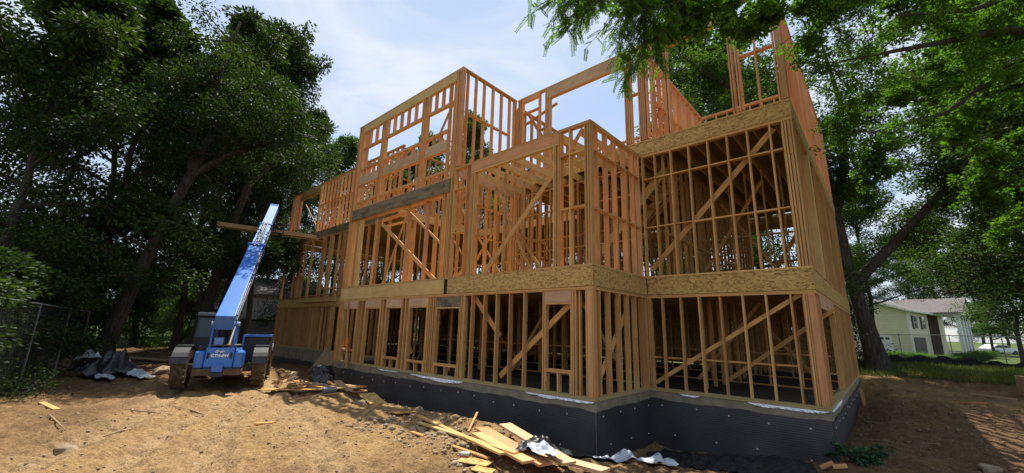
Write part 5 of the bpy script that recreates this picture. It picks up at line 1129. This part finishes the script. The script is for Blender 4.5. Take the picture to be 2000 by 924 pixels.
# ------------------------------------------------------------------ fences
def fence(name, pts, h, label, seed, zs, sign=False):
    F_ = empty(name, (pts[0][0], pts[0][1], zs[0]), label=label, cat='fence'); O = V((pts[0][0], pts[0][1], zs[0]))
    for (a, za), (b_, zb) in zip(zip(pts, zs), zip(pts[1:], zs[1:])):
        A, B = V((*a, za))-O, V((*b_, zb))-O; L = (B-A).length; t_ = (B-A)/L
        bm = bmesh.new(); tube(bm, [A, A+V((0, 0, h+.05))], .024, 8); obj('post', bm, m_fence, F_); bm = bmesh.new(); tube(bm, [A+V((0, 0, h)), B+V((0, 0, h))], .021, 8); obj('top_rail', bm, m_fence, F_)
        bm = bmesh.new(); s = .11; nrm = V((t_.y, -t_.x, 0))*.004
        def wire(p, q_):
            d_ = (q_-p).normalized().cross(nrm).normalized()*.0022; bm.faces.new([bm.verts.new(p+d_), bm.verts.new(q_+d_), bm.verts.new(q_-d_), bm.verts.new(p-d_)])
        k = -h
        while k < L:
            for sg in (0, 1):
                x0, z0, x1, z1 = (k, 0, k+h, h) if sg == 0 else (k, h, k+h, 0)
                if x0 < 0: z0 = z0+(-x0)*(1 if sg == 0 else -1); x0 = 0
                if x1 > L: z1 = z1-(x1-L)*(1 if sg == 0 else -1); x1 = L
                if x1 > x0: wire(A+t_*x0+V((0, 0, z0))+nrm*(sg*2-1), A+t_*x1+V((0, 0, z1))+nrm*(sg*2-1))
            k += s
        o = obj('wire_mesh', bm, m_fence, F_); o['kind'] = 'stuff'
    A = V((*pts[-1], zs[-1]))-O; bm = bmesh.new(); tube(bm, [A, A+V((0, 0, h+.05))], .024, 8); obj('post', bm, m_fence, F_); return F_, O
FL, O = fence('chain_link_fence', [(-6.2, -9.6), (-9.6, -9.12), (-13.0, -8.45), (-16.4, -7.75), (-19.5, -7.1)], 2.35, 'chain link fence with a small white sign along the left picture edge', 3, [-.4, -.45, -.5, -.55, -.6])
sg = V((-10.9, -8.78, 1.32))-O; bx('sign', -.17, .17, -.01, .01, -.09, .09, m_white, FL); FL.children[-1].location = sg; FL.children[-1].rotation_euler = (0, 0, -.2)
pr = [polar(1650, 27), polar(1763, 25.5), polar(1862, 24.5), polar(1965, 23.5), polar(2070, 22.5)]
FR, O = fence('right_chain_link_fence', pr, 1.75, 'chain link fence crossing in front of the cream house', 4, [.05]*5)
bm = bmesh.new(); prs = [polar(u_, Z_) for u_, Z_ in ((1735, 22.2), (1790, 22), (1850, 21.6), (1905, 21.2), (1960, 20.6), (2050, 20))]; R_ = []
for k in range(41):
    f = k/40*5; i = min(int(f), 4); p = V((*prs[i], 0)).lerp(V((*prs[i+1], 0)), f-i); z = gz(p.x, p.y); hh = .42+.08*math.sin(k*.9); R_.append([bm.verts.new((p.x, p.y+.02*math.sin(k), z-.05)), bm.verts.new((p.x+.03*math.sin(k*1.7), p.y, z+hh))])
for a, b_ in zip(R_, R_[1:]): bm.faces.new((a[0], b_[0], b_[1], a[1]))
tag(obj('silt_fence', bm, m_silt), 'low sagging black fabric silt fence behind the long grass', 'fence')
# ------------------------------------------------------------------ houses
def siding(name, x0, x1, z0, z1, y, m, parent, lap=.2, gable=None):
    """lap siding wall in the local xz plane (facing -y); gable=(peak_x, peak_z)"""
    bm = bmesh.new(); z = z0; top = gable[1] if gable else z1
    while z < top-.01:
        zn = min(z+lap, top); a, b_ = x0, x1
        if gable and z >= z1-.001: t_ = (z-z1)/(top-z1); a = x0+(gable[0]-x0)*t_; b_ = x1+(gable[0]-x1)*t_
        if b_-a > .05: box(bm, a, b_, y-.0, y+.10, z, zn, None); v = bm.verts[-8:] if False else None
        z = zn
    # tilt each course: lower edge proud
    bm.normal_update()
    for f in bm.faces:
        if f.normal.y < -.5:
            zs_ = min(v.co.z for v in f.verts)
            for v in f.verts:
                if abs(v.co.z-zs_) < 1e-4: v.co.y -= .05
    return obj(name, bm, m, parent)
def wdw(x, z, w, h, y, parent, shutters=False, bars=True, name='window'):
    f = bx(name, x-w/2-.07, x+w/2+.07, y-.08, y-.035, z-.07, z+h+.07, m_white, parent); bx('pane', x-w/2, x+w/2, y-.085, y-.081, z, z+h, m_glass, f)
    if bars: bx('sash_bar', x-w/2, x+w/2, y-.10, y-.087, z+h/2-.02, z+h/2+.02, m_white, f)
    if shutters:
        for s in (-1, 1): bx('shutter', x+s*(w/2+.27)-.17, x+s*(w/2+.27)+.17, y-.07, y-.034, z-.05, z+h+.05, m_black, parent)
hc = polar(1786, 45, 697)
HR = empty('cream_house', (hc[0], hc[1], -.45), math.radians(-14), label='cream two storey house with a white column portico beyond the right fence', cat='house')
# local: gable wall along -x at y=0; front wall along +y at x=0
siding('gable_wall', -10, 0, 0, 5.1, 0, m_siding, HR, .30, (-5, 6.9))
bmf = siding('front_wall', 0, 9.5, 0, 5.1, 0, m_siding, HR, .30); bmf.rotation_euler = (0, 0, math.radians(90)); bmf.location = (-.02, .08, 0)
bx('house_body', -9.9, -.13, .12, 16.5, 0, 5.05, m_siding, HR)
bm = bmesh.new(); prism(bm, [(-10.5, 4.95), (-5, 6.95), (.5, 4.95), (.5, 5.12), (-5, 7.17), (-10.5, 5.12)], -.4, 17); obj('roof', bm, m_shingle, HR)
bm = bmesh.new(); prism(bm, [(-10.55, 4.9), (-5, 6.89), (.55, 4.9), (.55, 5.1), (-5, 7.09), (-10.55, 5.1)], -.48, -.405); obj('barge_board', bm, m_white, HR)
bx('gutter', .45, .6, -.4, 9.4, 4.95, 5.08, m_white, HR); bx('corner_board', -.05, .1, -.06, .0, 0, 5.0, m_white, HR)
bx('garage_door', -3.9, -1.6, -.09, -.035, .0, 2.3, m_white, HR); bx('garage_door', -7.6, -5.2, -.09, -.035, .0, 2.3, m_white, HR)
for x in (-3.5, -3.0, -2.5, -2.0): bx('door_pane', x-.18, x+.18, -.10, -.092, 1.85, 2.12, m_glass, HR)
wdw(-5.6, 3.3, .9, 1.4, 0, HR, True); wdw(-8.3, 3.3, .9, 1.4, 0, HR, True)
for y in (2.2, 5.6):
    e = empty('front_window', (.05, y, 0), math.radians(90)); e.parent = HR; wdw(0, 3.2, .9, 1.35, 0, e, True)
bx('entry_recess', .0, .06, 1.0, 5.5, .1, 2.2, m_black, HR); bx('brick_front', .0, .12, 8.2, 12.5, 0, 5.0, m_brick, HR)
PT = []
for y in (9.0, 10.6, 12.2, 13.8):
    bm = bmesh.new(); box(bm, 2.3, 2.65, y-.17, y+.17, .0, 4.9); box(bm, 2.2, 2.75, y-.27, y+.27, -.05, .18); box(bm, 2.2, 2.75, y-.27, y+.27, 4.72, 4.9); obj('portico_column', bm, m_white, HR)
bx('portico_beam', 0.2, 2.85, 8.7, 14.2, 4.91, 5.15, m_white, HR)
bm = bmesh.new(); prism(bm, [(8.4, 5.1), (11.4, 6.9), (14.5, 5.1), (14.5, 5.25), (11.4, 7.1), (8.4, 5.25)], -3.1, 3.5, Matrix.Rotation(math.radians(90), 4, 'Z')); 
o = obj('portico_roof', bm, m_shingle, HR)
bm = bmesh.new(); prism(bm, [(8.75, 5.16), (11.4, 6.8), (14.15, 5.16)], -2.9, -2.8, Matrix.Rotation(math.radians(90), 4, 'Z')); obj('pediment', bm, m_siding, HR)
bm = bmesh.new(); tube(bm, [(.3, -.3, 4.9), (.1, -.12, 4.3), (.1, -.12, .3)], .05, 6); obj('downpipe', bm, m_white, HR)
# hedges in front of the cream house
template('hedge', 9, 1.6, .05, 1.5, 26000, .075, m_leaf3, nl=16, first=.02, sub=4, rs=.6)
HGp = 'round bushes in front of the cream house'
for u_, Z_, s, sz, lb in ((1762, 28, .95, .42, 'wide round bush left of the others by the cream house corner'), (1795, 27.5, .95, .42, 'wide round bush in front of the house corner'), (1735, 28.5, .7, .36, 'smaller round bush beside the big right trunk'), (1885, 31, .7, .40, 'round bush left of the lawn tree beyond the fence'), (1918, 31, .8, .5, 'dark round bush at the edge of the lit lawn')):
    x, y = polar(u_, Z_); tree('hedge', x, y, -.2, u_*.01, s, lb, HGp, sz, 'bush', 'bush')
# grey house behind the telehandler
hx, hy = polar(505, 38); dirv = V((CAM.x-hx, CAM.y-hy, 0)).normalized(); rzH = math.atan2(dirv.y, dirv.x)+math.pi/2
HL = empty('grey_house', (hx, hy, -1.2), rzH+.12, label='pale grey sided house with a dark garage door behind the telehandler', cat='house')
siding('wall', -4.2, 5, 0, 5.2, 0, m_siding2, HL, .22); bx('house_body', -4.1, 4.9, .12, 8, 0, 5.15, m_siding2, HL)
bm = bmesh.new(); prism(bm, [(-.5, 5.1), (4, 7.0), (8.5, 5.1), (8.5, 5.3), (4, 7.2), (-.5, 5.3)], -5.4, 4.6, Matrix.Rotation(math.radians(90), 4, 'Z')); obj('roof', bm, m_shingle, HL)
gd = bx('garage_door', -1.6, 1.5, -.09, -.035, .1, 2.75, m_grey, HL); 
for z in (.75, 1.4, 2.05): bx('door_rail', -1.6, 1.5, -.10, -.091, z, z+.03, m_black, gd)
bx('garage_frame', -1.8, 1.7, -.075, -.034, 2.76, 2.95, m_black, HL); bx('garage_frame', -1.8, -1.61, -.075, -.034, 0, 2.755, m_black, HL); bx('garage_frame', 1.51, 1.7, -.075, -.034, 0, 2.755, m_black, HL)
for x in (2.6, 2.9, 3.3): bm = bmesh.new(); tube(bm, [(x, -.12, 0), (x, -.12, 4.6)], .04, 6); obj('downpipe', bm, m_grey, HL)
# white car on the far road
cx_, cy_ = polar(1955, 62); CR = empty('parked_car', (cx_, cy_, -.40), .75, label='white car parked far off beyond the lawn', cat='car')
bm = bmesh.new(); prism(bm, [(-2.2, .35), (2.2, .35), (2.25, .75), (1.9, .95), (1.0, 1.02), (.4, 1.45), (-1.1, 1.48), (-1.9, 1.02), (-2.25, .9)], -.88, .88); bevel(bm, .05); obj('body', bm, m_carpaint, CR)
for s in (-1, 1): bm = bmesh.new(); prism(bm, [(.85, 1.04), (.35, 1.38), (-1.05, 1.40), (-1.65, 1.05)], min(s*.885, s*.90), max(s*.885, s*.90)); obj('side_window', bm, m_glass, CR)
for x in (-1.35, 1.4):
    for s in (-1, 1): bm = bmesh.new(); bmesh.ops.create_cone(bm, cap_ends=True, segments=20, radius1=.33, radius2=.33, depth=.2, matrix=Matrix.Translation((x, s*.82, .33)) @ Matrix.Rotation(math.pi/2, 4, 'X')); obj('wheel', bm, m_black, CR)
bm = bmesh.new(); c1 = polar(1700, 66); c2 = polar(2300, 60); box(bm, 0, 1, 0, 1, 0, 1); bm.clear(); bar(bm, (c1[0], c1[1], -.33), (c2[0], c2[1], -.33), 5.5, .06, (-.7, .7, 0)); tag(obj('road', bm, m_road), kind='structure')
